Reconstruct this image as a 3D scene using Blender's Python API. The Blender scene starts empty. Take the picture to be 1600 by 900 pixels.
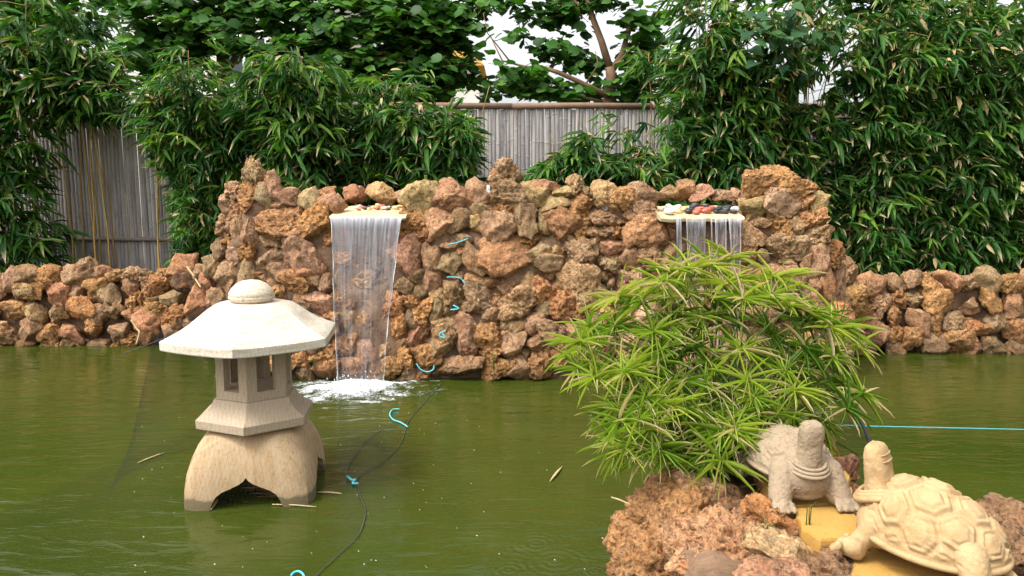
import bpy, bmesh, math, random
import numpy as np
from mathutils import Vector, Matrix

# ------------------------------------------------------------------ camera, sky, sun, exposure
scene = bpy.context.scene
col = scene.collection
CAM_H = 1.55
PITCH = math.radians(7.19)
FPX = 1189.0
cam_d = bpy.data.cameras.new('camera')
cam_d.sensor_width = 36.0
cam_d.lens = FPX / 1600.0 * 36.0
cam_d.clip_start = 0.05
cam_d.clip_end = 3000
cam = bpy.data.objects.new('camera', cam_d)
cam.location = (0, 0, CAM_H)
cam.rotation_euler = (math.radians(90) - PITCH, 0, 0)
col.objects.link(cam)
scene.camera = cam

SUN_EL, SUN_AZ = math.radians(58), math.radians(236)      # azimuth clockwise from +Y: behind the camera, to the left
world = bpy.data.worlds.new('World')
scene.world = world
world.use_nodes = True
wn, wl = world.node_tree.nodes, world.node_tree.links
sky = wn.new('ShaderNodeTexSky')
sky.sky_type = 'NISHITA'
sky.sun_disc = False
sky.sun_elevation = SUN_EL
sky.sun_rotation = SUN_AZ
sky.air_density = 1.0
sky.dust_density = 6.0
sky.ozone_density = 1.0
hsv = wn.new('ShaderNodeHueSaturation')                    # overcast: the blue is taken out of the whole sky
hsv.inputs['Saturation'].default_value = 0.12
hsv.inputs['Value'].default_value = 1.8
wl.new(sky.outputs['Color'], hsv.inputs['Color'])
bg = wn['Background']
bg.inputs['Strength'].default_value = 0.15
wl.new(hsv.outputs['Color'], bg.inputs['Color'])

sun_d = bpy.data.lights.new('sun', 'SUN')
sun_d.energy = 1.45
sun_d.angle = math.radians(11)
sun_d.color = (1.0, 0.95, 0.87)
sun = bpy.data.objects.new('sun', sun_d)
sdir = Vector((math.sin(SUN_AZ) * math.cos(SUN_EL), math.cos(SUN_AZ) * math.cos(SUN_EL), math.sin(SUN_EL)))
sun.rotation_euler = sdir.to_track_quat('Z', 'Y').to_euler()
sun.location = (0, 0, 12)
col.objects.link(sun)

vs = scene.view_settings
vs.view_transform = 'Standard'
vs.look = 'None'
vs.gamma = 1
vs.use_curve_mapping = False
vs.exposure = 0.5

# ------------------------------------------------------------------ helpers
def P(px, py, Y):
    """World point at depth Y on the sight line of a photo pixel (1600 x 900)."""
    c, s = math.cos(PITCH), math.sin(PITCH)
    a, b = px - 800.0, 450.0 - py
    d = Vector((a, c * FPX + s * b, -s * FPX + c * b))
    t = Y / d.y
    return Vector((d.x * t, Y, CAM_H + d.z * t))

def PZ(px, py, z):
    c, s = math.cos(PITCH), math.sin(PITCH)
    a, b = px - 800.0, 450.0 - py
    d = Vector((a, c * FPX + s * b, -s * FPX + c * b))
    t = (z - CAM_H) / d.z
    return Vector((d.x * t, d.y * t, z))

def mpp(p):
    """metres per photo pixel at a world point"""
    return (p.y * math.cos(PITCH) + (CAM_H - p.z) * math.sin(PITCH)) / FPX

def proj(p):
    c, s = math.cos(PITCH), math.sin(PITCH)
    dz = p[2] - CAM_H
    depth = p[1] * c - dz * s
    return 800 + FPX * p[0] / depth, 450 - FPX * (p[1] * s + dz * c) / depth

def tag(o, label=None, cat=None, group=None, kind=None):
    if label: o['label'] = label
    if cat: o['category'] = cat
    if group: o['group'] = group
    if kind: o['kind'] = kind
    return o

def empty(name, loc=(0, 0, 0), rz=0.0):
    o = bpy.data.objects.new(name, None)
    o.location = loc
    o.rotation_euler = (0, 0, rz)
    o.empty_display_size = 0.05
    col.objects.link(o)
    return o

def link(name, me, mat=None, parent=None, loc=(0, 0, 0), smooth=None):
    o = bpy.data.objects.new(name, me)
    if mat is not None and len(me.materials) == 0:
        me.materials.append(mat)
    if parent is not None:
        o.parent = parent
    o.location = loc
    if smooth is not None and len(me.polygons):
        me.polygons.foreach_set('use_smooth', [smooth] * len(me.polygons))
    col.objects.link(o)
    return o

def mesh(verts, faces, name='mesh'):
    me = bpy.data.meshes.new(name)
    v = verts.tolist() if isinstance(verts, np.ndarray) else verts
    f = faces.tolist() if isinstance(faces, np.ndarray) else faces
    me.from_pydata(v, [], f)
    me.update()
    return me

class MB:
    """collects pieces of one part"""
    def __init__(s): s.v = []; s.f = []
    def add(s, v, f):
        n = len(s.v); s.v += [tuple(q) for q in v]; s.f += [tuple(i + n for i in q) for q in f]
    def box(s, c, d, rz=0.0):
        hx, hy, hz = d[0] / 2, d[1] / 2, d[2] / 2
        cs, sn = math.cos(rz), math.sin(rz)
        v = []
        for x, y, z in ((-1,-1,-1),(1,-1,-1),(1,1,-1),(-1,1,-1),(-1,-1,1),(1,-1,1),(1,1,1),(-1,1,1)):
            x *= hx; y *= hy
            v.append((c[0] + x * cs - y * sn, c[1] + x * sn + y * cs, c[2] + z * hz))
        s.add(v, [(0,3,2,1),(4,5,6,7),(0,1,5,4),(1,2,6,5),(2,3,7,6),(3,0,4,7)])
    def tube(s, pts, rad, n=6, cap=True):
        pts = [Vector(p) for p in pts]
        if not hasattr(rad, '__len__'): rad = [rad] * len(pts)
        v, f = [], []
        prev = None
        for i, p in enumerate(pts):
            t = (pts[min(i + 1, len(pts) - 1)] - pts[max(i - 1, 0)])
            t = t.normalized() if t.length > 1e-9 else Vector((0, 0, 1))
            if prev is None:
                a = t.orthogonal().normalized()
            else:
                a = (prev - t * prev.dot(t))
                a = a.normalized() if a.length > 1e-6 else t.orthogonal().normalized()
            prev = a
            b = t.cross(a)
            for k in range(n):
                an = 2 * math.pi * k / n
                v.append(p + (a * math.cos(an) + b * math.sin(an)) * rad[i])
        for i in range(len(pts) - 1):
            for k in range(n):
                k2 = (k + 1) % n
                f.append((i * n + k, i * n + k2, (i + 1) * n + k2, (i + 1) * n + k))
        if cap:
            f.append(tuple(range(n - 1, -1, -1)))
            f.append(tuple((len(pts) - 1) * n + k for k in range(n)))
        s.add(v, f)
    def loft(s, rings, cap=True):
        n = len(rings[0]); v = [q for r in rings for q in r]; f = []
        for i in range(len(rings) - 1):
            for k in range(n):
                k2 = (k + 1) % n
                f.append((i * n + k, i * n + k2, (i + 1) * n + k2, (i + 1) * n + k))
        if cap:
            f.append(tuple(range(n - 1, -1, -1))); f.append(tuple((len(rings) - 1) * n + k for k in range(n)))
        s.add(v, f)
    def ell(s, c, r, sub=3, rot=None):
        d, f = ICO[sub]
        v = d * np.array(r)
        if rot is not None: v = v @ np.array(rot.to_3x3()).T
        v = v + np.array(c)
        s.add(v.tolist(), f)
    def build(s, name, mat=None, parent=None, loc=(0, 0, 0), smooth=True):
        return link(name, mesh(s.v, s.f, name), mat, parent, loc, smooth)

ICO = {}
for _s in range(1, 8):
    _b = bmesh.new()
    bmesh.ops.create_icosphere(_b, subdivisions=_s, radius=1.0)
    _b.verts.ensure_lookup_table()
    ICO[_s] = (np.array([v.co[:] for v in _b.verts]), [tuple(v.index for v in f.verts) for f in _b.faces])
    _b.free()

def _hash(ix, iy, iz, seed):
    h = (ix.astype(np.int64) * 374761393 + iy.astype(np.int64) * 668265263 + iz.astype(np.int64) * 2147483647 + seed * 974634541) & 0xFFFFFFFF
    h = ((h ^ (h >> 13)) * 1274126177) & 0xFFFFFFFF
    h = ((h ^ (h >> 16)) * 2246822519) & 0xFFFFFFFF
    return (h ^ (h >> 15)).astype(np.float64) / 4294967295.0

def vnoise(p, seed=0):
    i = np.floor(p).astype(np.int64); f = p - i
    u = f * f * f * (f * (f * 6 - 15) + 10)
    r = 0
    for dx in (0, 1):
        wx = u[:, 0] if dx else 1 - u[:, 0]
        for dy in (0, 1):
            wy = u[:, 1] if dy else 1 - u[:, 1]
            for dz in (0, 1):
                wz = u[:, 2] if dz else 1 - u[:, 2]
                r = r + wx * wy * wz * _hash(i[:, 0] + dx, i[:, 1] + dy, i[:, 2] + dz, seed)
    return r * 2 - 1

def fbm(p, seed=0, octv=4, gain=0.5):
    a, s, r = 1.0, 1.0, 0
    for o in range(octv):
        r = r + a * vnoise(p * s, seed + o * 17)
        a *= gain; s *= 2.03
    return r

def remeshed(mb, voxel, smooth_it=4, factor=0.5):
    """union of the collected pieces as one continuous skin"""
    me = mesh(mb.v, mb.f, 'tmp')
    o = bpy.data.objects.new('tmp', me); col.objects.link(o)
    m = o.modifiers.new('r', 'REMESH'); m.mode = 'VOXEL'; m.voxel_size = voxel
    if smooth_it:
        k = o.modifiers.new('s', 'SMOOTH'); k.factor = factor; k.iterations = smooth_it
    dg = bpy.context.evaluated_depsgraph_get()
    res = bpy.data.meshes.new_from_object(o.evaluated_get(dg))
    bpy.data.objects.remove(o); bpy.data.meshes.remove(me)
    return res

def get_co(me):
    a = np.empty(len(me.vertices) * 3); me.vertices.foreach_get('co', a); return a.reshape(-1, 3)
def get_no(me):
    a = np.empty(len(me.vertices) * 3); me.vertices.foreach_get('normal', a); return a.reshape(-1, 3)
def set_co(me, a):
    me.vertices.foreach_set('co', a.ravel()); me.update()

# ------------------------------------------------------------------ materials
class NT:
    def __init__(s, name, rough=0.8, spec=0.3):
        s.m = bpy.data.materials.new(name); s.m.use_nodes = True
        s.n = s.m.node_tree.nodes; s.l = s.m.node_tree.links
        s.b = s.n['Principled BSDF']; s.out = s.n['Material Output']
        s.b.inputs['Roughness'].default_value = rough
        s.b.inputs['Specular IOR Level'].default_value = spec
    def node(s, t, **kw):
        n = s.n.new(t)
        for k, v in kw.items():
            if k in n.inputs: n.inputs[k].default_value = v
            else: setattr(n, k, v)
        return n
    def coords(s, which='Object', scale=None, rand=True):
        tc = s.n.new('ShaderNodeTexCoord')
        v = tc.outputs[which]
        if rand:
            oi = s.n.new('ShaderNodeObjectInfo')
            mu = s.n.new('ShaderNodeMath'); mu.operation = 'MULTIPLY'; mu.inputs[1].default_value = 37.0
            s.l.new(oi.outputs['Random'], mu.inputs[0])
            ad = s.n.new('ShaderNodeVectorMath'); ad.operation = 'ADD'
            s.l.new(v, ad.inputs[0]); s.l.new(mu.outputs[0], ad.inputs[1]); v = ad.outputs[0]
        if scale is not None:
            mp = s.n.new('ShaderNodeVectorMath'); mp.operation = 'MULTIPLY'; mp.inputs[1].default_value = scale
            s.l.new(v, mp.inputs[0]); v = mp.outputs[0]
        return v
    def noise(s, v, scale, detail=4, rough=0.55, dist=0.0):
        n = s.node('ShaderNodeTexNoise', Scale=scale, Detail=detail, Roughness=rough, Distortion=dist)
        if v is not None: s.l.new(v, n.inputs['Vector'])
        return n.outputs['Fac']
    def voro(s, v, scale, feature='F1'):
        n = s.node('ShaderNodeTexVoronoi', Scale=scale); n.feature = feature
        if v is not None: s.l.new(v, n.inputs['Vector'])
        return n.outputs['Distance']
    def ramp(s, fac, stops):
        n = s.n.new('ShaderNodeValToRGB'); cr = n.color_ramp
        while len(cr.elements) < len(stops): cr.elements.new(0.5)
        for e, (p, c) in zip(cr.elements, stops):
            e.position = p; e.color = (*c, 1) if len(c) == 3 else c
        s.l.new(fac, n.inputs['Fac']); return n.outputs['Color']
    def math(s, op, a, b=None, clamp=False):
        n = s.n.new('ShaderNodeMath'); n.operation = op; n.use_clamp = clamp
        for i, q in enumerate((a, b)):
            if q is None: continue
            if hasattr(q, 'node'): s.l.new(q, n.inputs[i])
            else: n.inputs[i].default_value = q
        return n.outputs[0]
    def mix(s, fac, a, b, blend='MIX'):
        n = s.n.new('ShaderNodeMix'); n.data_type = 'RGBA'; n.blend_type = blend
        for idx, q in ((0, fac), (6, a), (7, b)):
            if hasattr(q, 'node'): s.l.new(q, n.inputs[idx])
            elif idx == 0: n.inputs[0].default_value = q
            else: n.inputs[idx].default_value = (*q, 1)
        return n.outputs[2]
    def bump(s, h, strength=0.5, dist=0.01, prev=None):
        n = s.node('ShaderNodeBump', Strength=strength, Distance=dist)
        s.l.new(h, n.inputs['Height'])
        if prev is not None: s.l.new(prev, n.inputs['Normal'])
        return n.outputs['Normal']
    def color(s, c):
        if hasattr(c, 'node'): s.l.new(c, s.b.inputs['Base Color'])
        else: s.b.inputs['Base Color'].default_value = (*c, 1)
    def normal(s, n): s.l.new(n, s.b.inputs['Normal'])

def simple(name, c, rough=0.7, spec=0.3, var=0.25, scale=20, bump=0.2):
    t = NT(name, rough, spec)
    v = t.coords()
    n = t.noise(v, scale)
    t.color(t.mix(n, tuple(x * (1 - var) for x in c), tuple(min(1, x * (1 + var)) for x in c)))
    if bump: t.normal(t.bump(t.noise(v, scale * 4), bump, 0.004))
    return t.m

def damp(t, c):
    """stone soaked by the pond: a ragged dark tide mark just above the water level (z = 0)"""
    ge = t.n.new('ShaderNodeNewGeometry'); sx = t.n.new('ShaderNodeSeparateXYZ'); t.l.new(ge.outputs['Position'], sx.inputs[0])
    lev = t.math('ADD', sx.outputs['Z'], t.math('MULTIPLY', t.noise(ge.outputs['Position'], 5, 4, 0.6), -0.22))
    w = t.ramp(lev, [(0.0, (1, 1, 1)), (0.05, (0, 0, 0))])
    t.l.new(t.math('SUBTRACT', 0.85, t.math('MULTIPLY', w, 0.5)), t.b.inputs['Roughness'])
    return t.mix(t.math('MULTIPLY', w, 0.6), c, t.mix(1.0, c, (0.36, 0.36, 0.30), 'MULTIPLY'))

def rock_material(name, porous):
    t = NT(name, 0.85, 0.2)
    v = t.coords()
    oi = t.n.new('ShaderNodeObjectInfo')
    base = oi.outputs['Color']
    big = t.noise(v, 9, 5, 0.65, 0.5)
    fine = t.noise(v, 75, 5, 0.75)
    c = t.mix(t.ramp(big, [(0.32, (0, 0, 0)), (0.68, (1, 1, 1))]),
              t.mix(1.0, base, (0.60, 0.55, 0.50), 'MULTIPLY'), t.mix(1.0, base, (1.30, 1.28, 1.22), 'MULTIPLY'))
    # rusty staining and pale lichen, each with a shape of its own
    rust = t.ramp(t.noise(v, 13, 5, 0.65, 0.8), [(0.50, (0, 0, 0)), (0.64, (1, 1, 1))])
    c = t.mix(t.math('MULTIPLY', rust, 0.55 if porous else 0.36), c, (0.44, 0.185, 0.065))
    pale = t.ramp(t.noise(v, 24, 6, 0.75, 0.3), [(0.56, (0, 0, 0)), (0.68, (1, 1, 1))])
    c = t.mix(t.math('MULTIPLY', pale, 0.5), c, (0.58, 0.44, 0.28))
    grey = t.ramp(t.noise(v, 6, 6, 0.7, 0.5), [(0.55, (0, 0, 0)), (0.70, (1, 1, 1))])
    c = t.mix(t.math('MULTIPLY', grey, 0.45), c, (0.15, 0.115, 0.08))
    pore = t.ramp(t.noise(v, 42, 4, 0.7, 0.6), [(0.34, (1, 1, 1)), (0.43, (0, 0, 0))])
    c = t.mix(t.math('MULTIPLY', pore, 0.80 if porous else 0.55), c, (0.09, 0.045, 0.022))
    sp = t.ramp(fine, [(0.30, (0.40, 0.38, 0.36)), (0.48, (0.95, 0.95, 0.95)), (0.70, (1.55, 1.52, 1.48))])
    c = t.mix(1.0, c, sp, 'MULTIPLY')
    c = damp(t, c)
    t.color(c)
    pr = t.ramp(t.noise(v, 42, 4, 0.7, 0.6), [(0.30, (0, 0, 0)), (0.46, (1, 1, 1))])
    if porous:
        vo = t.voro(v, 48, 'SMOOTH_F1')
        h = t.math('ADD', t.math('MULTIPLY', vo, 0.8), t.math('MULTIPLY', t.noise(v, 55, 6, 0.75), 1.4))
        h = t.math('ADD', h, t.math('MULTIPLY', pr, 1.0))
        t.normal(t.bump(h, 1.0, 0.022))
    else:
        h = t.math('ADD', t.math('MULTIPLY', t.noise(v, 22, 7, 0.75, 0.4), 1.6), t.math('MULTIPLY', fine, 0.8))
        h = t.math('ADD', h, t.math('MULTIPLY', pr, 0.7))
        t.normal(t.bump(h, 1.0, 0.014))
    return t.m

M = {}
M['rock_porous'] = rock_material('porous_rock', True)
M['rock_smooth'] = rock_material('granite_rock', False)
def mk_mortar():
    t = NT('mortar', 0.95, 0.15); v = t.coords(rand=False)
    c = t.ramp(t.noise(v, 6, 6, 0.65), [(0.3, (0.10, 0.060, 0.035)), (0.55, (0.22, 0.135, 0.082)), (0.75, (0.32, 0.21, 0.135))])
    c = damp(t, c)
    t.color(c); t.normal(t.bump(t.noise(v, 40, 6, 0.7), 0.9, 0.02)); return t.m
M['mortar'] = mk_mortar()
def mk_soil():
    t = NT('soil', 0.95, 0.1); v = t.coords(rand=False)
    t.color(t.ramp(t.noise(v, 9, 6, 0.7), [(0.3, (0.03, 0.02, 0.012)), (0.7, (0.09, 0.06, 0.035))]))
    t.normal(t.bump(t.noise(v, 30, 6, 0.7), 1.0, 0.03)); return t.m
M['soil'] = mk_soil()
def mk_ground():
    t = NT('ground_soil_and_grass', 0.95, 0.1); v = t.coords(rand=False)
    t.color(t.ramp(t.noise(v, 1.3, 6, 0.7), [(0.35, (0.10, 0.07, 0.04)), (0.6, (0.06, 0.075, 0.025))]))
    t.normal(t.bump(t.noise(v, 25, 6, 0.7), 0.8, 0.03)); return t.m
M['ground'] = mk_ground()
def mk_water():
    t = NT('pond_water', 0.06, 0.5)
    t.b.inputs['IOR'].default_value = 1.33
    v = t.coords(rand=False)
    murk = t.noise(v, 0.8, 3, 0.5, 0.6)
    t.color(t.ramp(murk, [(0.3, (0.026, 0.040, 0.0040)), (0.7, (0.042, 0.053, 0.0065))]))
    vr = t.coords(scale=(0.55, 1.5, 1.0), rand=False)
    h1 = t.noise(vr, 5.0, 3, 0.5, 0.8)
    h2 = t.noise(vr, 22.0, 3, 0.55, 0.5)
    tc = t.n.new('ShaderNodeTexCoord')
    def rings(cx, cy, scale, fall):
        mp = t.n.new('ShaderNodeMapping'); mp.inputs['Location'].default_value = (-cx, -cy, 0)
        t.l.new(tc.outputs['Object'], mp.inputs['Vector'])
        w = t.n.new('ShaderNodeTexWave'); w.wave_type = 'RINGS'; w.rings_direction = 'SPHERICAL'
        w.inputs['Scale'].default_value = scale; w.inputs['Distortion'].default_value = 1.2; w.inputs['Detail'].default_value = 1
        t.l.new(mp.outputs[0], w.inputs['Vector'])
        ln = t.n.new('ShaderNodeVectorMath'); ln.operation = 'LENGTH'; t.l.new(mp.outputs[0], ln.inputs[0])
        k = t.math('SUBTRACT', 1.0, t.math('DIVIDE', ln.outputs['Value'], fall), True)
        return t.math('MULTIPLY', w.outputs['Fac'], t.math('MULTIPLY', k, k))
    f = P(560, 600, 6.1)
    h = t.math('ADD', t.math('MULTIPLY', h1, 1.0), t.math('MULTIPLY', h2, 0.16))
    h = t.math('ADD', h, t.math('MULTIPLY', rings(f.x, f.y, 2.2, 2.3), 0.28))
    for (qx, qy, sc, fl) in ((838, 850, 9, 0.30), (868, 878, 8, 0.34), (795, 892, 10, 0.16), (930, 893, 12, 0.14), (700, 660, 14, 0.12)):
        q = PZ(qx, qy, 0)
        h = t.math('ADD', h, t.math('MULTIPLY', rings(q.x, q.y, sc, fl), 0.22))
    t.normal(t.bump(h, 0.28, 0.05))
    return t.m
M['water'] = mk_water()
def mk_sheet(name, lo, hi, sx):
    t = NT(name, 0.12, 0.5)
    t.b.inputs['IOR'].default_value = 1.33
    t.color((0.70, 0.72, 0.80))
    v = t.coords(scale=(sx, sx, 1.1), rand=False)
    st = t.noise(v, 1.0, 5, 0.6, 0.15)
    t.normal(t.bump(st, 0.5, 0.02))
    at = t.node('ShaderNodeAttribute', attribute_name='foam')
    fac = t.math('ADD', t.ramp(st, [(0.44, (lo,) * 3), (0.74, (hi,) * 3)]), at.outputs['Fac'], True)
    tr = t.n.new('ShaderNodeBsdfTransparent')
    tl = t.n.new('ShaderNodeBsdfTranslucent'); tl.inputs['Color'].default_value = (0.85, 0.87, 0.92, 1)
    m0 = t.n.new('ShaderNodeMixShader'); m0.inputs[0].default_value = 0.35
    t.l.new(t.b.outputs[0], m0.inputs[1]); t.l.new(tl.outputs[0], m0.inputs[2])
    ms = t.n.new('ShaderNodeMixShader')
    t.l.new(fac, ms.inputs[0]); t.l.new(tr.outputs[0], ms.inputs[1]); t.l.new(m0.outputs[0], ms.inputs[2])
    t.l.new(ms.outputs[0], t.out.inputs['Surface'])
    return t.m
M['sheet'] = mk_sheet('falling_water', 0.02, 0.27, 34)
M['strand'] = mk_sheet('falling_water_strands', 0.0, 0.50, 60)
def mk_foam(soft=False):
    t = NT('foam', 0.45, 0.5); t.color((0.74, 0.77, 0.78))
    t.b.inputs['Subsurface Weight'].default_value = 0.3
    t.b.inputs['Subsurface Radius'].default_value = (0.03, 0.03, 0.03)
    t.normal(t.bump(t.noise(t.coords(rand=False), 60, 4), 0.6, 0.01))
    if soft:
        at = t.node('ShaderNodeAttribute', attribute_name='cover')
        n = t.noise(t.coords(rand=False), 55, 5, 0.7)
        k = t.math('MULTIPLY', t.math('ADD', at.outputs['Fac'], t.math('MULTIPLY', t.math('SUBTRACT', n, 0.5), 2.2)), 1.0, True)
        tr = t.n.new('ShaderNodeBsdfTransparent'); ms = t.n.new('ShaderNodeMixShader')
        t.l.new(k, ms.inputs[0]); t.l.new(tr.outputs[0], ms.inputs[1]); t.l.new(t.b.outputs[0], ms.inputs[2]); t.l.new(ms.outputs[0], t.out.inputs['Surface'])
    return t.m
M['foam'] = mk_foam()
M['foam_soft'] = mk_foam(True)

def sandstone(name, c1, c2, speck=0.3, grain=None, rough=0.85, wet=False, stain=0.3):
    t = NT(name, rough, 0.25); v = t.coords(rand=False)
    n = t.noise(v, 4.5, 5, 0.6, 0.5)
    c = t.mix(n, c1, c2)
    if grain is not None:
        gv = t.coords(scale=grain, rand=False)
        g = t.noise(gv, 1.0, 5, 0.6, 1.2)
        c = t.mix(t.math('MULTIPLY', t.ramp(g, [(0.45, (0, 0, 0)), (0.62, (1, 1, 1))]), 0.45), c, tuple(x * y for x, y in zip(c1, (0.72, 0.58, 0.42))))
    sp = t.ramp(t.noise(v, 75, 4, 0.7), [(0.33, (0.38, 0.36, 0.33)), (0.46, (1, 1, 1))])
    c = t.mix(speck, c, t.mix(1.0, c, sp, 'MULTIPLY'))
    st = t.ramp(t.noise(v, 8, 6, 0.7, 0.6), [(0.60, (0, 0, 0)), (0.78, (1, 1, 1))])
    c = t.mix(t.math('MULTIPLY', st, stain), c, (0.16, 0.13, 0.10))
    if wet:
        so = t.n.new('ShaderNodeSeparateXYZ'); t.l.new(v, so.inputs[0])
        lv = t.math('ADD', so.outputs['Z'], t.math('MULTIPLY', t.noise(v, 9, 4), -0.085))
        c = t.mix(t.math('MULTIPLY', t.ramp(lv, [(0.0, (1, 1, 1)), (0.016, (0, 0, 0))]), 0.75), c, (0.07, 0.065, 0.03))
    t.color(c)
    t.normal(t.bump(t.math('ADD', t.noise(v, 60, 5, 0.7), t.math('MULTIPLY', t.noise(v, 220, 3), 0.5)), 0.6, 0.005))
    return t.m
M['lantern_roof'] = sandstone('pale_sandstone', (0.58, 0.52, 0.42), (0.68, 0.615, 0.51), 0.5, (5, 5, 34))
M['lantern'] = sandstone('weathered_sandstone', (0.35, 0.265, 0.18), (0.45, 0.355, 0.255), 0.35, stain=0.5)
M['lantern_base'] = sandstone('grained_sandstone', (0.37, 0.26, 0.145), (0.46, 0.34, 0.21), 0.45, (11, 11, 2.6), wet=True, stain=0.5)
M['finial'] = sandstone('speckled_granite', (0.52, 0.43, 0.31), (0.62, 0.54, 0.42), 0.95)
M['turtle_grey'] = sandstone('grey_sandstone', (0.25, 0.185, 0.118), (0.32, 0.245, 0.165), 0.5, stain=0.7)
M['turtle_gold'] = sandstone('golden_sandstone', (0.37, 0.245, 0.115), (0.44, 0.315, 0.17), 0.25, (7, 7, 24), stain=0.45)
M['slab_yellow'] = sandstone('yellow_sandstone', (0.36, 0.20, 0.04), (0.44, 0.26, 0.07), 0.4, stain=0.7)
M['slab_spout'] = sandstone('spout_sandstone', (0.55, 0.42, 0.24), (0.68, 0.56, 0.36), 0.3, (3, 40, 40), 0.35)

def leaf_material(name, dark, mid, light, dry=(0.42, 0.30, 0.14), tip=0.0, rough=0.5, trans=0.30):
    t = NT(name, rough, 0.22)
    a = t.node('ShaderNodeAttribute', attribute_name='tint')
    c = t.ramp(a.outputs['Fac'], [(0.0, dark), (0.45, mid), (0.86, light), (0.93, light), (0.95, dry)])
    al = t.node('ShaderNodeAttribute', attribute_name='along')
    if tip:
        tp = t.math('MULTIPLY', t.ramp(al.outputs['Fac'], [(0.60, (0, 0, 0)), (0.88, (1, 1, 1))]), t.math('GREATER_THAN', t.math('FRACT', t.math('MULTIPLY', a.outputs['Fac'], 7.31)), 1 - tip))
        c = t.mix(tp, c, (0.58, 0.45, 0.30))
    v = t.coords(rand=False)
    c = t.mix(t.math('MULTIPLY', t.noise(v, 30, 2), 0.5), c, t.mix(1.0, c, (0.6, 0.7, 0.6), 'MULTIPLY'))
    t.color(c)
    tl = t.n.new('ShaderNodeBsdfTranslucent')
    t.l.new(t.mix(1.0, c, (1.3, 1.5, 0.6), 'MULTIPLY'), tl.inputs['Color'])
    ms = t.n.new('ShaderNodeMixShader'); ms.inputs[0].default_value = trans
    t.l.new(t.b.outputs[0], ms.inputs[1]); t.l.new(tl.outputs[0], ms.inputs[2])
    t.l.new(ms.outputs[0], t.out.inputs['Surface'])
    return t.m
M['bamboo_leaf'] = leaf_material('bamboo_leaf', (0.016, 0.060, 0.010), (0.042, 0.130, 0.018), (0.15, 0.27, 0.032), dry=(0.50, 0.38, 0.19), tip=0.18)
M['tree_leaf'] = leaf_material('round_tree_leaf', (0.022, 0.070, 0.012), (0.050, 0.145, 0.020), (0.13, 0.26, 0.035), trans=0.36)
M['vine_leaf'] = leaf_material('vine_leaf', (0.020, 0.060, 0.030), (0.035, 0.10, 0.04), (0.08, 0.17, 0.05))
M['sedge_leaf'] = leaf_material('sedge_leaf', (0.080, 0.17, 0.018), (0.22, 0.33, 0.035), (0.44, 0.48, 0.08), dry=(0.62, 0.48, 0.33), tip=0.5, trans=0.35)
M['sedge_stem'] = simple('sedge_stem', (0.07, 0.13, 0.025), 0.5, 0.4)
M['dry_stem'] = simple('dry_stem', (0.30, 0.20, 0.09), 0.8)
M['culm'] = simple('bamboo_culm', (0.30, 0.19, 0.05), 0.5, 0.4, 0.35)
M['bark'] = simple('bark', (0.17, 0.105, 0.06), 0.9, 0.2, 0.4, 14, 0.8)
M['dark_bark'] = simple('dark_bark', (0.05, 0.035, 0.025), 0.9, 0.2, 0.4, 14, 0.8)
def mk_slat():
    t = NT('weathered_bamboo', 0.75, 0.25)
    v = t.coords(scale=(60, 60, 2.2))
    oi = t.n.new('ShaderNodeObjectInfo')
    c = t.ramp(t.noise(v, 1.0, 5, 0.65), [(0.28, (0.15, 0.125, 0.11)), (0.5, (0.36, 0.335, 0.32)), (0.72, (0.50, 0.47, 0.445))])
    c = t.mix(1.0, c, t.ramp(oi.outputs['Random'], [(0, (0.62, 0.6, 0.6)), (0.5, (0.95, 0.94, 0.95)), (1, (1.12, 1.08, 1.02))]), 'MULTIPLY')
    v2 = t.coords(scale=(1, 1, 1))
    c = t.mix(t.math('MULTIPLY', t.ramp(t.noise(v2, 7, 4, 0.7), [(0.58, (0, 0, 0)), (0.72, (1, 1, 1))]), 0.6), c, (0.10, 0.075, 0.06))
    t.color(c); t.normal(t.bump(t.noise(v, 1.5, 4), 0.4, 0.004)); return t.m
M['slat'] = mk_slat()
M['rail'] = simple('weathered_pole', (0.24, 0.19, 0.155), 0.8, 0.2, 0.35, 12)
M['cap'] = simple('brown_pole', (0.20, 0.125, 0.085), 0.8, 0.2, 0.4, 12)
M['net'] = simple('black_netting', (0.02, 0.02, 0.022), 0.7, 0.3, 0.1, 20, 0)
M['rope'] = simple('black_rope', (0.06, 0.06, 0.07), 0.8, 0.2, 0.2, 60)
M['cyan'] = simple('cyan_cord', (0.10, 0.52, 0.58), 0.5, 0.4, 0.15, 60)
M['straw'] = simple('straw', (0.45, 0.34, 0.18), 0.8, 0.2, 0.2, 40)
M['white_wall'] = simple('white_render', (0.78, 0.74, 0.68), 0.9, 0.2, 0.05, 2)
M['white_frame'] = simple('white_window_frame', (0.8, 0.8, 0.8), 0.5, 0.4, 0.03, 5, 0)
M['pane'] = simple('dark_glass', (0.03, 0.035, 0.04), 0.08, 0.6, 0.1, 2, 0)
M['roof_grey'] = simple('grey_roof', (0.30, 0.26, 0.22), 0.9, 0.2, 0.2, 4)
M['gold_wall'] = simple('yellow_render', (0.72, 0.50, 0.16), 0.9, 0.2, 0.1, 3)
M['orange_roof'] = simple('orange_roof', (0.75, 0.42, 0.10), 0.8, 0.2, 0.15, 6)
M['plastic'] = simple('white_plastic', (0.75, 0.76, 0.78), 0.4, 0.4, 0.05, 20, 0)

ROCKC = {'P': (0.54, 0.285, 0.120), 'p': (0.46, 0.300, 0.165), 'S': (0.45, 0.270, 0.165), 'R': (0.43, 0.225, 0.125),
         'B': (0.37, 0.225, 0.130), 'G': (0.34, 0.235, 0.128), 'Y': (0.48, 0.330, 0.160), 'O': (0.46, 0.255, 0.125),
         'W': (0.50, 0.420, 0.390), 'D': (0.16, 0.090, 0.058)}

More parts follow.
